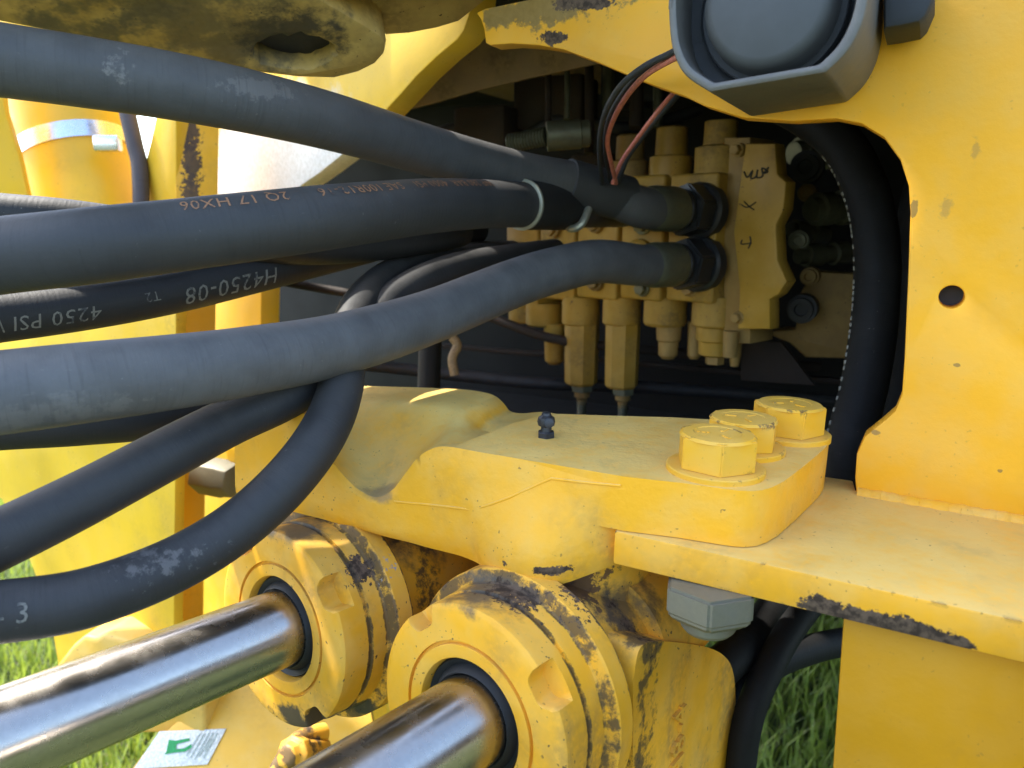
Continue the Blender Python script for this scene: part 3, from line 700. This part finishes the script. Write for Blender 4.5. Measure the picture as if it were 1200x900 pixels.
for x, yb in ((714, 465), (666, 461)):
    vstack(x, [(yb + 9 + 1.5 * k, 4.8 + 1.1 * (k % 2)) for k in range(14)], 'thread', M_zincg, PU, 14)
vstack(857, [(388, 9), (418, 8)], 'cap_screw', M_valve2, .0)
def scribble(pts, pl, r=.0007):
    bm, fr = sweep([pl.hit(*q) + pl.n * .0004 for q in pts], r, 6, 4); return finish(bm, 'marker_scribble', M_ink, va)
scribble([(872, 201), (876, 208), (882, 200), (880, 209), (886, 207), (888, 199), (887, 208), (894, 206), (893, 197), (900, 201), (895, 203), (901, 196)], ENDP, .0009)
scribble([(869, 240), (876, 243), (886, 237)], ENDP); scribble([(872, 236), (878, 242), (884, 246)], ENDP)
scribble([(870, 281), (869, 286), (881, 285)], ENDP, .0008); scribble([(879, 277), (880, 284), (877, 291)], ENDP, .0008)
RB = Plane(P(950, 360, .97), NP)
plate('mount_plate', RB, [RB.trace([(905, 388), (932, 386), (937, 345), (952, 318), (1020, 322), (1020, 421), (944, 419), (925, 402), (905, 394)])], .04, M_valve2, va, .003)
def rbolt(px, py, d, r, mat=M_dark, name='end_bolt'):
    q = P(px, py, d + .07); bm = bmesh.new(); lathe(bm, q, -NP * -1, [(-.02, r * 1.25), (.003, r * 1.25), (.003, r), (.012, r * .96), (.0125, r * .55), (.008, r * .5), (.008, .001)], 30); finish(bm, name, mat, va, ang=30)
rbolt(940, 362, .86, .014); rbolt(945, 196, .88, .016); rbolt(946, 226, .90, .009, M_valve2); rbolt(936, 282, .89, .010, M_zincg); rbolt(949, 324, .88, .009, M_valve2)
for (x0, y0, x1, y1, d, r) in ((950, 246, 1005, 242, .86, .020), (935, 300, 1000, 296, .9, .014), (925, 268, 965, 276, .93, .013), (930, 180, 990, 176, .95, .022)):
    a = P(x0, y0, d + .06); b_ = P(x1, y1, d + .09); L = (b_ - a).length
    bm = bmesh.new(); lathe(bm, a, b_ - a, [(0, r * .7), (L * .12, r * .75), (L * .13, r), (L * .4, r), (L * .41, r * .8), (L * .6, r * .8), (L * .62, r * 1.05), (L, r * 1.05)], 24)
    finish(bm, 'pipe_fitting', M_zincg, va, ang=30)
wd_ = Plane(P(900, 430, 1.0), NP); plate('gusset', wd_, [wd_.trace([(868, 400), (915, 400), (955, 452), (868, 446)])], .01, M_wallbrown, va)
# brass-like quick fitting with its spring, above the top hose
qf = thing('pipe_coupling', P(660, 175, .88), 'olive plated coupling with ribbed spring sleeve above the top hose', 'pipe coupling')
a = P(640, 160, .88); b_ = P(692, 156, .88); L = (b_ - a).length
bm = bmesh.new(); lathe(bm, a, b_ - a, [(0, .012), (.001, .0165), (L - .012, .0165), (L - .011, .015), (L - .002, .015), (L, .011)], 30); finish(bm, 'body', M_zincg, qf, ang=30)
bm = bmesh.new(); lathe(bm, P(596, 168, .90), a - P(596, 168, .90), [(k * .0019, .009 + .0022 * (k % 2)) for k in range(26)], 18); finish(bm, 'spring_sleeve', M_zincg, qf, ang=60)

# ---------------------------------------------------------------- hoses
def hose(name, label, path, rad, mat, end=None, group='hydraulic hoses', wob=.012, cut=None):
    pts = [P(*q) for q in path]
    t = thing(name, pts[len(pts) // 2] - Z * rad, label, 'hose', group)
    if end: pts = pts + end
    bm, fr = sweep(pts, rad, 32, 9, wob=wob)
    o = finish(bm, 'hose_tube', mat, t)
    return t, fr, pts
def coupling(t, q, d, rad, mats=(M_zincg, M_blk)):
    """q: port on the valve face, d: towards the hose"""
    bm = bmesh.new(); lathe(bm, q, d, [(.052, rad * 1.02), (.0535, rad * 1.14), (.058, rad * 1.16), (.072, rad * 1.14), (.086, rad * 1.15), (.094, rad * 1.10), (.0975, rad * 1.02), (.098, rad * .98)], 40)
    finish(bm, 'ferrule', mats[0], t, ang=30)
    bm = bmesh.new(); lathe(bm, q, d, [(.040, rad * .95), (.044, rad * 1.08), (.049, rad * 1.10), (.054, rad * .9)], 36); finish(bm, 'collar', mats[1], t, ang=30)
    bm = bmesh.new(); lathe(bm, q, d, [(.012, rad * 1.42), (.040, rad * 1.42)], 6, .3)
    bmesh.ops.bevel(bm, geom=bm.edges[:], offset=.0022, segments=2, affect='EDGES'); finish(bm, 'swivel_nut', mats[1], t, ang=25)
    bm = bmesh.new(); lathe(bm, q, d, [(-.004, rad * 1.50), (.009, rad * 1.50), (.012, rad * 1.36)], 36); finish(bm, 'port_flange', M_blk, t, ang=30)
D2 = (N2 + Vector((0, 0, .02))).normalized()
def scuff(px, py, d, a, b, amt=.5, ns=120, **kw): return (P(px, py, d), (a, a, b), dict(ns=ns, amp=.9, soft=.4, amt=amt, **kw))
q1 = VAL.hit(826, 247) + N2 * .004; q4 = VAL.hit(824, 309) + N2 * .004
HR = .0212
M_h1 = rubber('hose_rubber_top', .064, 1, [scuff(138, 80, .47, .010, .009, .35), scuff(105, 78, .47, .007, .008, .25), scuff(657, 193, .77, .006, .006, .6), scuff(300, 105, .52, .03, .008, .2)])
h1, fr1, _ = hose('hydraulic_hose', 'thick black hose highest in the picture, running down to the upper valve port',
    [(-160, 48, .42), (-60, 61, .44), (0, 70.5, .455), (100, 85, .475), (200, 101, .50), (300, 121, .535), (400, 146, .59), (500, 176, .665), (600, 202, .735), (690, 219, .785)], HR, M_h1, [q1 + D2 * .11, q1 + D2 * .06])
coupling(h1, q1, D2, HR)
bm = bmesh.new(); ii = min(range(len(fr1)), key=lambda i: abs(fr1[i][0].x - P(664, 217, .77).x))
lathe(bm, fr1[ii][0], fr1[min(ii + 6, len(fr1) - 1)][0] - fr1[ii][0], [(0, HR * 1.02), (.001, HR * 1.10), (.052, HR * 1.12), (.075, HR * 1.10), (.076, HR)], 40); finish(bm, 'sleeve', rubber('sleeve_rubber', .034, 23, dusty=.4, settle=.1), h1, ang=30)
M_h2 = rubber('hose_rubber_second', .030, 2, dusty=.35, settle=.22)
q2 = VAL.hit(742, 246)
h2, fr2, _ = hose('hydraulic_hose', 'thick black hose with orange print, second from the top',
    [(-160, 318, .40), (-60, 307, .415), (0, 300, .425), (100, 289, .43), (200, 277, .455), (300, 265, .48), (400, 253, .52), (500, 242, .60), (570, 239, .68), (640, 241, .76), (690, 243, .82)], HR, M_h2, [q2 + D2 * .02])
ii = min(range(len(fr2)), key=lambda i: abs(fr2[i][0].x - P(613, 240, .73).x)); dd = (fr2[min(ii + 5, len(fr2) - 1)][0] - fr2[ii][0])
bm = bmesh.new(); lathe(bm, fr2[ii][0], dd, [(0, HR), (.0008, HR * 1.13), (.003, HR * 1.14), (.004, HR)], 44); finish(bm, 'bright_ring', M_brightring, h2, ang=30)
bm = bmesh.new(); lathe(bm, fr2[ii][0] + dd.normalized() * .003, dd, [(0, HR), (.001, HR * 1.10), (.055, HR * 1.13), (.08, HR * 1.12), (.082, HR)], 44); finish(bm, 'ferrule', M_seal, h2, ang=30)
jj = min(ii + 9, len(fr2) - 1)
bm, _f = sweep([P(662, 262, .79), P(670, 268, .775), P(682, 262, .77), (P(690, 244, .775))], .004, 10, 5); finish(bm, 'clip', M_brightring, h2)
# orange print along the upper side
text_on_tube('WP 280 BAR  4000 PSI    SAE 100R12-16     2Q 17 HX06', fr2, HR, fr2[[k for k in range(len(fr2)) if fr2[k][0].x > P(560, 230, .67).x][0]][4], .0078, R(50), M_orange, h2, flip=True)
M_h3 = rubber('hose_rubber_main', .074, 3, [scuff(415, 388, .58, .010, .007, .75), scuff(655, 308, .77, .006, .010, .8), scuff(570, 372, .69, .008, .005, .5), scuff(370, 380, .55, .012, .006, .35), scuff(262, 410, .48, .006, .008, .4),
    scuff(125, 450, .43, .004, .004, .5), scuff(330, 390, .52, .02, .007, .3), scuff(60, 470, .42, .05, .01, .12)], dusty=.7)
h4, fr4, _ = hose('hydraulic_hose', 'thick dusty grey-black hose through the middle, running to the lower valve port',
    [(-160, 478, .375), (-60, 467, .39), (0, 460, .40), (100, 448, .42), (200, 436, .45), (300, 422, .49), (400, 403, .545), (500, 373, .62), (600, 333, .70), (650, 317, .735), (700, 306.5, .775)], .0220, M_h3, [q4 + D2 * .108, q4 + D2 * .06])
coupling(h4, q4, D2, .0215)
M_h5 = rubber('hose_rubber_printed', .012, 4, dusty=.25, settle=.08)
h3, fr3, _ = hose('hydraulic_hose', 'thinner black hose with pale printed numbers, third from the top',
    [(-160, 390, .46), (-60, 380, .48), (0, 373, .50), (100, 360, .53), (200, 343, .57), (300, 320, .62), (400, 296, .70), (480, 278, .78), (560, 268, .86)], .0158, M_h5)
def l_at(fr, px, py, d):
    q = P(px, py, d); return min(fr, key=lambda f: (f[0] - q).length)[4]
text_on_tube('4250 PSI W.P.', fr3, .0158, l_at(fr3, 108, 362, .53), .0095, R(-12), M_grey, h3, flip=True, shear=.15)
text_on_tube('T2', fr3, .0158, l_at(fr3, 172, 350, .56), .0065, R(5), M_grey, h3, flip=True)
text_on_tube('H4250-08', fr3, .0158, l_at(fr3, 318, 318, .63), .0125, R(-12), M_grey, h3, flip=True, shear=.2)
M_h6 = rubber('hose_rubber_low', .020, 5, [scuff(60, 610, .46, .05, .012, .15)], dusty=.5, settle=.15)
hb, frb, _ = hose('hydraulic_hose', 'black hose crossing diagonally below the middle hose, upper of the two drooping ones',
    [(-140, 688, .365), (-60, 657, .385), (0, 632, .405), (100, 583, .435), (200, 530, .47), (270, 494, .505), (340, 462, .54), (395, 425, .59), (430, 385, .64), (470, 345, .68), (525, 318, .74), (590, 305, .82), (650, 296, .9)], .0160, M_h6)
M_h7 = rubber('hose_rubber_lowest', .020, 6, [scuff(180, 640, .45, .04, .008, .25)], dusty=.5, settle=.15)
ha, fra, _ = hose('hydraulic_hose', 'lowest black hose, curving down over the chrome rod at left',
    [(-140, 724, .36), (-60, 722, .375), (0, 717, .39), (100, 701, .41), (200, 664, .44), (275, 619, .465), (335, 565, .485), (378, 508, .51), (399, 455, .545), (406, 400, .60), (428, 350, .66), (470, 318, .73), (530, 303, .81), (600, 298, .9)], .0160, M_h7)
text_on_tube('- 3', fra, .0160, l_at(fra, -8, 717, .39), .010, R(20), M_grey, ha)
hose('hydraulic_hose', 'dark hose half hidden beneath the middle hose at far left', [(-140, 512, .50), (0, 502, .52), (100, 497, .54), (200, 488, .57), (300, 465, .62), (380, 430, .68)], .0150, M_h5)
hose('hydraulic_hose', 'dark hose peeping out above the orange-printed hose at far left', [(-140, 240, .52), (0, 251, .53), (80, 258, .54), (170, 270, .56), (260, 282, .59), (380, 290, .65), (500, 280, .74), (540, 272, .80)], .0145, M_h5)
# heavy hose looping down just inside the opening
M_h8 = rubber('hose_rubber_heavy', .008, 7, dusty=.3, settle=.03, spec=.15)
hh, frh, _ = hose('heavy_hose', 'heavy black hose with a pale stitched edge, just inside the right of the opening',
    [(880, 105, .76), (938, 132, .72), (985, 168, .69), (1014, 222, .67), (1027, 290, .66), (1025, 370, .655), (1013, 450, .645), (995, 520, .635), (986, 590, .63), (984, 680, .63)], .0188, M_h8, group=None)
bm = bmesh.new()
for k, (p, t, s, v, l) in enumerate(frh):
    pass
L0 = l_at(frh, 985, 168, .69); L1 = l_at(frh, 995, 520, .635)
k = 0; l = L0
while l < L1:
    f = min(frh, key=lambda f: abs(f[4] - l)); left = f[1].cross(ray(1000, 300)).normalized(); left = left if left.x < 0 else -left
    tw = (CAM_LOC - f[0]).normalized(); q = f[0] + (left * .95 + tw * .33).normalized() * .0188 + f[1] * (l - f[4])
    lathe(bm, q - f[1] * random.uniform(.0012, .0028), f[1], [(0, .0004), (.0006, random.uniform(.0008, .0016)), (.0036, .0012), (.0042, .0004)], 6)
    l += random.choice((.0045, .006, .0075, .0105)) * random.uniform(.85, 1.15)
finish(bm, 'edge_stitching', flat('pale_thread', (.20, .19, .15)), hh, kind='stuff')
hose('drain_hose', 'black hose in the shadow between the heavy hose and the panel edge', [(1120, 170, .80), (1088, 215, .80), (1073, 300, .79), (1070, 400, .78), (1050, 500, .77), (1045, 600, .77)], .022, M_h8, group=None)
hose('drain_hose', 'dark hose hanging in the compartment left of the spring housings', [(508, 300, .95), (505, 380, .94), (503, 440, .94), (500, 520, .94)], .014, M_h8, group=None)
hose('drain_hose', 'black hose under the ledge, crossing in front of the shaded grass', [(840, 850, .62), (868, 815, .62), (900, 782, .64), (940, 764, .67), (990, 752, .70), (1060, 745, .74)], .0125, M_h8, group=None)
hose('drain_hose', 'black hose behind the lock nut under the ledge', [(820, 800, .60), (858, 770, .62), (890, 735, .66), (930, 690, .72)], .016, M_h8, group=None)
hose('drain_hose', 'short black hose bending down beside the cast block under the ledge', [(955, 700, .66), (925, 740, .63), (900, 785, .61), (878, 838, .60), (868, 900, .60), (866, 980, .60)], .0115, M_h8, group=None)

# ---------------------------------------------------------------- alarm on the panel with its wires
AF = PANEL.shift(.118)
al = thing('reversing_alarm', PANEL.hit(940, 40), 'dark reversing alarm in a chamfered metal housing on the yellow panel', 'alarm')
lc = catmull([Vector((x, y, 0)) for x, y in ((783, -5), (784, 30), (789, 62), (803, 88), (832, 108))], 5)
rc = catmull([Vector((x, y, 0)) for x, y in ((968, 85), (993, 60), (1010, 28), (1018, -5))], 5)
half = [(q.x, q.y) for q in lc] + [(q.x, q.y) for q in rc]
ol = AF.trace(half); cy = AF.to2(AF.hit(900, -12))[1]
full = ol + [(x, 2 * cy - y) for x, y in reversed(ol)]
cx = sum(p[0] for p in full) / len(full)
inner = [(cx + (x - cx) * .90, cy + (y - cy) * .90) for x, y in full]
def ring_prism(name, pl, outer, inner, thick, mat, parent, bevel):
    bm = bmesh.new(); L = []
    for ol_, z in ((outer, 0), (inner, 0), (inner, -thick), (outer, -thick)): L.append([bm.verts.new(pl.to3(x, y, z)) for x, y in ol_])
    n_ = len(outer)
    for i in range(4):
        p, q = L[i], L[(i + 1) % 4]
        for k in range(n_): bm.faces.new((p[k], p[(k + 1) % n_], q[(k + 1) % n_], q[k]))
    return finish(bm, name, mat, parent, bevel)
ring_prism('housing', AF, full, inner, .114, M_alu, al, .0016)
inb = [(cx + (x - cx) * .91, cy + (y - cy) * .91) for x, y in full]
plate('back_plate', AF.shift(-.030), [inb], .03, M_plasticd, al, .001)
dc = AF.to3(*AF.trace([(896, -2)])[0]) ; rd = .0345
bm = bmesh.new(); lathe(bm, dc - NP * .032, NP, [(0, rd * 1.10), (.004, rd * 1.10), (.006, rd * 1.09), (.006, rd * 1.05), (.008, rd * 1.01), (.022, rd * .97), (.0265, rd * .90), (.028, rd * .8), (.0285, .001)], 80); finish(bm, 'sounder_face', M_plastic, al, ang=40)
bm = bmesh.new(); lathe(bm, dc - NP * .032, NP, [(0, rd * 1.14), (.008, rd * 1.14), (.0095, rd * 1.12), (.008, rd * 1.10)], 80); finish(bm, 'ring', M_plasticd, al, ang=40)
kp = PANEL.shift(.055); ko = kp.trace([(1035, -70), (1092, -60), (1096, -5), (1086, 18), (1078, 26), (1055, 31), (1035, 34)])
plate('mounting_lug', kp, [ko], .05, M_plasticd, al, .004)
wr = thing('alarm_wires', P(712, 195, .70), 'loop of black and pink wires from the alarm down behind the top hose', 'wires')
def wire(path, r, mat, name='wire'):
    bm, fr = sweep([P(*q) for q in path], r * .78, 10, 7); return finish(bm, name, mat, wr)
wire([(808, 50, .46), (785, 63, .48), (755, 78, .50), (728, 100, .53), (710, 130, .58), (703, 160, .64), (703, 190, .71), (706, 215, .76)], .0028, M_plasticd)
wire([(810, 60, .46), (785, 71, .485), (757, 88, .51), (735, 112, .55), (719, 140, .60), (712, 165, .65), (716, 190, .70), (722, 215, .76)], .0026, M_pink)
wire([(812, 52, .465), (783, 67, .49), (752, 84, .52), (731, 107, .56), (714, 137, .61), (709, 165, .66), (711, 192, .72), (715, 215, .77)], .0022, M_plasticd)
wire([(718, 215, .75), (728, 190, .73), (745, 165, .70), (765, 138, .67), (790, 108, .66), (815, 80, .66)], .0026, M_pink)
wire([(724, 215, .77), (735, 186, .74), (752, 162, .71), (772, 137, .68), (800, 105, .67), (820, 78, .67)], .0030, M_plasticd)

# ---------------------------------------------------------------- front frame on the left
ff_ = thing('front_frame', P(150, 760, 1.0), 'sunlit yellow front frame with a vertical post behind the hoses at left', 'machine frame')
M_arch = paint('arched_plate_paint', col=(.82, .52, .04), chips=.1, dirt=.2, rough=.45, off=18, dust=.2, spots=[(P(310, 200, 1.02), (.26, .26, .12), dict(ns=30, amp=.2, soft=.3, col=(.88, .84, .72), amt=1.0))])  # pale patch paints overexposed sunlight onto the yellow plate
ARC = Plane(P(330, 190, 1.02), (-.74, -.67, .0))
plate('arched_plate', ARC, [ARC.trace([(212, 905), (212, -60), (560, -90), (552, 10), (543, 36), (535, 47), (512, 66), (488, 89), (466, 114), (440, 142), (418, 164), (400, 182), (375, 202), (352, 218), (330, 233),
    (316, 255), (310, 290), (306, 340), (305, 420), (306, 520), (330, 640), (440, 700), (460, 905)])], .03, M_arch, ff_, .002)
WEB = Plane(P(110, 600, .93), (-.58, -.81, .0))
plate('web_plate', WEB, [WEB.trace([(206, 262), (206, 500), (204, 640), (203, 850), (120, 850), (72, 800), (63, 748), (52, 705), (38, 664), (20, 620), (2, 585), (-60, 560), (-120, 560), (-120, 262)])], .012, M_front, ff_, .0015)
POST = Plane(P(232, 400, 1.0), (.35, -.93, 0))
M_post = paint('post_paint_rusty', col=(.74, .40, .02), chips=.2, dirt=.35, rough=.4, off=10, spots=[(POST.hit(224, 150 + 40 * k), (.012, .012, .035), dict(ns=190, amp=1.0, soft=.3, col=(.07, .045, .03), amt=.95)) for k in range(4)])
plate('post', POST, [POST.trace([(206, 60), (258, 60), (252, 400), (240, 560), (236, 900), (204, 900)])], .04, M_post, ff_, .002)
GUS = Plane(P(185, 190, .97), (-.58, -.81, 0))
plate('gusset', GUS, [GUS.trace([(206, 60), (206, 262), (150, 262), (166, 205), (176, 165), (188, 110), (192, 60)])], .02, M_front, ff_, .003)
LFT = Plane(P(10, 190, .93), (.3, -.95, 0))
plate('side_web', LFT, [LFT.trace([(-300, 60), (-2, 60), (6, 130), (22, 180), (40, 262), (-300, 262)])], .02, M_front, ff_, .003)
bm = bmesh.new(); nb = P(258, 562, .93)
box(bm, nb, Vector((.94, -.34, 0)), Vector((.34, .94, 0)), Z, (-.004, .015, -.030), (.048, .05, .040)); finish(bm, 'boss_pad', M_front, ff_, .006)
bm = bmesh.new(); lathe(bm, nb + Vector((0, 0, .002)), Vector((.9, -.42, 0)), [(-.03, .024), (.006, .024), (.012, .022), (.024, .021)], 6, .2)
finish(bm, 'hex_nut', M_zinc, ff_, .002)
LOWB = Plane(P(250, 850, .86), (.05, -.70, .72))
plate('lower_shelf', LOWB, [LOWB.trace([(150, 905), (175, 872), (215, 838), (300, 780), (420, 760), (470, 1000), (120, 1000)])], .03, paint('shelf_paint', col=(.76, .44, .05), chips=.2, dirt=.3, off=17, dust=.35), ff_, .004)
M_stop = paint('stop_paint', col=(.70, .42, .07), chips=.3, dirt=.5, rough=.5, off=19, dust=.4, settle=.5)
STP = Plane(P(118, 775, .88), (-.25, -.96, .1))
bm = bmesh.new(); prism(bm, [STP.hit(*q) for q in ((62, 802), (66, 780), (84, 757), (98, 745), (112, 749), (121, 744), (150, 752), (190, 765), (240, 790), (240, 860), (60, 860))], Vector((.24, .96, 0)) * .06)
finish(bm, 'stop_block', M_stop, ff_, .005, 3)
bm = bmesh.new(); lathe(bm, P(82, 795, .86), Vector((-.3, -.95, .1)), [(0, .017), (.012, .017), (.016, .014)], 6); finish(bm, 'stop_bolt', M_zincg, ff_, .001)
q = P(345, 885, .66); bm = bmesh.new(); lathe(bm, q, Vector((-.35, -.75, .5)), [(-.04, .013), (-.008, .013), (-.006, .0165), (.004, .0165), (.006, .012), (.012, .010), (.014, .006)], 8, .3)
finish(bm, 'plug', M_cylA, ff_, .0012)
bm, _f = sweep([P(322, 912, .66), P(332, 892, .665), P(350, 868, .68), P(380, 858, .70)], .0085, 12, 5); finish(bm, 'elbow_pipe', M_cylA, ff_)
stk = thing('warning_sticker', LOWB.hit(212, 880), 'white rectangular sticker with a green symbol, below the chrome rod', 'sticker')
SP = LOWB.shift(.0008)
plate('label_sheet', SP, [SP.trace([(187, 857), (265, 854), (243, 896), (157, 901)])], .0012, M_white, stk, .0001, front=.0006)
SP2 = LOWB.shift(.0020)
bm = bmesh.new(); prism(bm, [SP2.hit(*q) for q in ((195, 881), (198, 867), (206, 868), (222, 865), (222, 868), (207, 872), (206, 878), (216, 877), (224, 872), (225, 876), (216, 881), (204, 882), (193, 884))], LOWB.n * .0004); finish(bm, 'green_symbol', M_green, stk)
for k in range(6):
    bm = bmesh.new(); x = 228 + 5 * k; dx = -.5
    prism(bm, [SP2.hit(*q) for q in ((x + 6, 859), (x + 7.6, 859), (x - 9, 886 + (k % 3) * 2), (x - 10.6, 886 + (k % 3) * 2))] if x + 7 < 258 else [SP2.hit(*q) for q in ((x - 6, 866), (x - 4.4, 866), (x - 12, 880), (x - 13.6, 880))], LOWB.n * .0003); finish(bm, 'print_line', M_lgrey, stk)
# clamped pipe
pp = thing('air_pipe', P(105, 262, 1.06), 'yellow pipe with a shiny steel band clamp, upper left', 'pipe')
pa, pb = P(112, 300, 1.06), P(62, 40, 1.06); L = (pb - pa).length; r0 = .072
bm = bmesh.new(); lathe(bm, pa, pb - pa, [(0, r0 * 1.02), (L * .5, r0), (L, r0 * .98)], 64); finish(bm, 'pipe', M_front, pp)
pd = (pb - pa).normalized(); pc = pa + pd * .148
bm = bmesh.new(); lathe(bm, pc, pd + Vector((-.10, 0, .0)), [(-.011, r0), (-.011, r0 * 1.03), (.011, r0 * 1.03), (.011, r0)], 72); finish(bm, 'band_clamp', M_clamp, pp, ang=30)
bm = bmesh.new(); tq = P(122, 168, .985); box(bm, tq, Vector((1, .1, 0)), Vector((-.1, 1, 0)), Z, (-.012, -.008, -.010), (.020, .01, .010)); finish(bm, 'clamp_screw', M_clamp, pp, .003)
hose('strap_hose', 'thin dark cable passing beside the clamped pipe', [(140, 90, .98), (150, 135, .98), (158, 170, .98), (164, 200, .98), (166, 270, .98)], .010, rubber('cable_rubber', .05, 9, tint=(1.1, .95, 1.0)), group=None)
# overhead slab
sb = thing('hinge_slab', P(300, 50, .62), 'thick muddy yellow slab overhead at the upper left, with an oval hole', 'machine frame')
SL = Plane(P(345, 62, .62), (.16, -.42, -.88), up=Vector((0, 1, 0)))
so_ = [(362, -8), (420, 26), (446, 42), (453, 52), (451, 64), (440, 76), (420, 86), (392, 93), (350, 92), (300, 86), (245, 77), (100, 46), (0, 27), (-200, -20), (-380, -62), (-440, -300), (0, -460), (640, -440), (720, -430), (720, -60), (600, -14), (470, -10), (372, -10)]  # outline beyond the frame is stretched to keep sun off the near parts
hl = [(345 + (48 + 5 * noise.noise(Vector((t * .7, 1, 0)))) * math.cos(t * math.pi / 20), 62 + (20 + 5 * noise.noise(Vector((t * .6, 5, 0)))) * math.sin(t * math.pi / 20)) for t in range(40)]
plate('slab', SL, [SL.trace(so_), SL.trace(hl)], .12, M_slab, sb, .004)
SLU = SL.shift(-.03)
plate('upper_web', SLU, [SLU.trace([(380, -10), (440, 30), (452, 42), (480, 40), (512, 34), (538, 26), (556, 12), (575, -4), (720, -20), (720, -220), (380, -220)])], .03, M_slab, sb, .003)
plate('hole_shade_backing', SL.shift(-.016), [SL.trace([(345 + 54 * math.cos(t * math.pi / 14), 62 + 22 * math.sin(t * math.pi / 14)) for t in range(28)])], .02, M_dark, sb, .001)  # dark sheet added behind the oval hole to make it look shaded
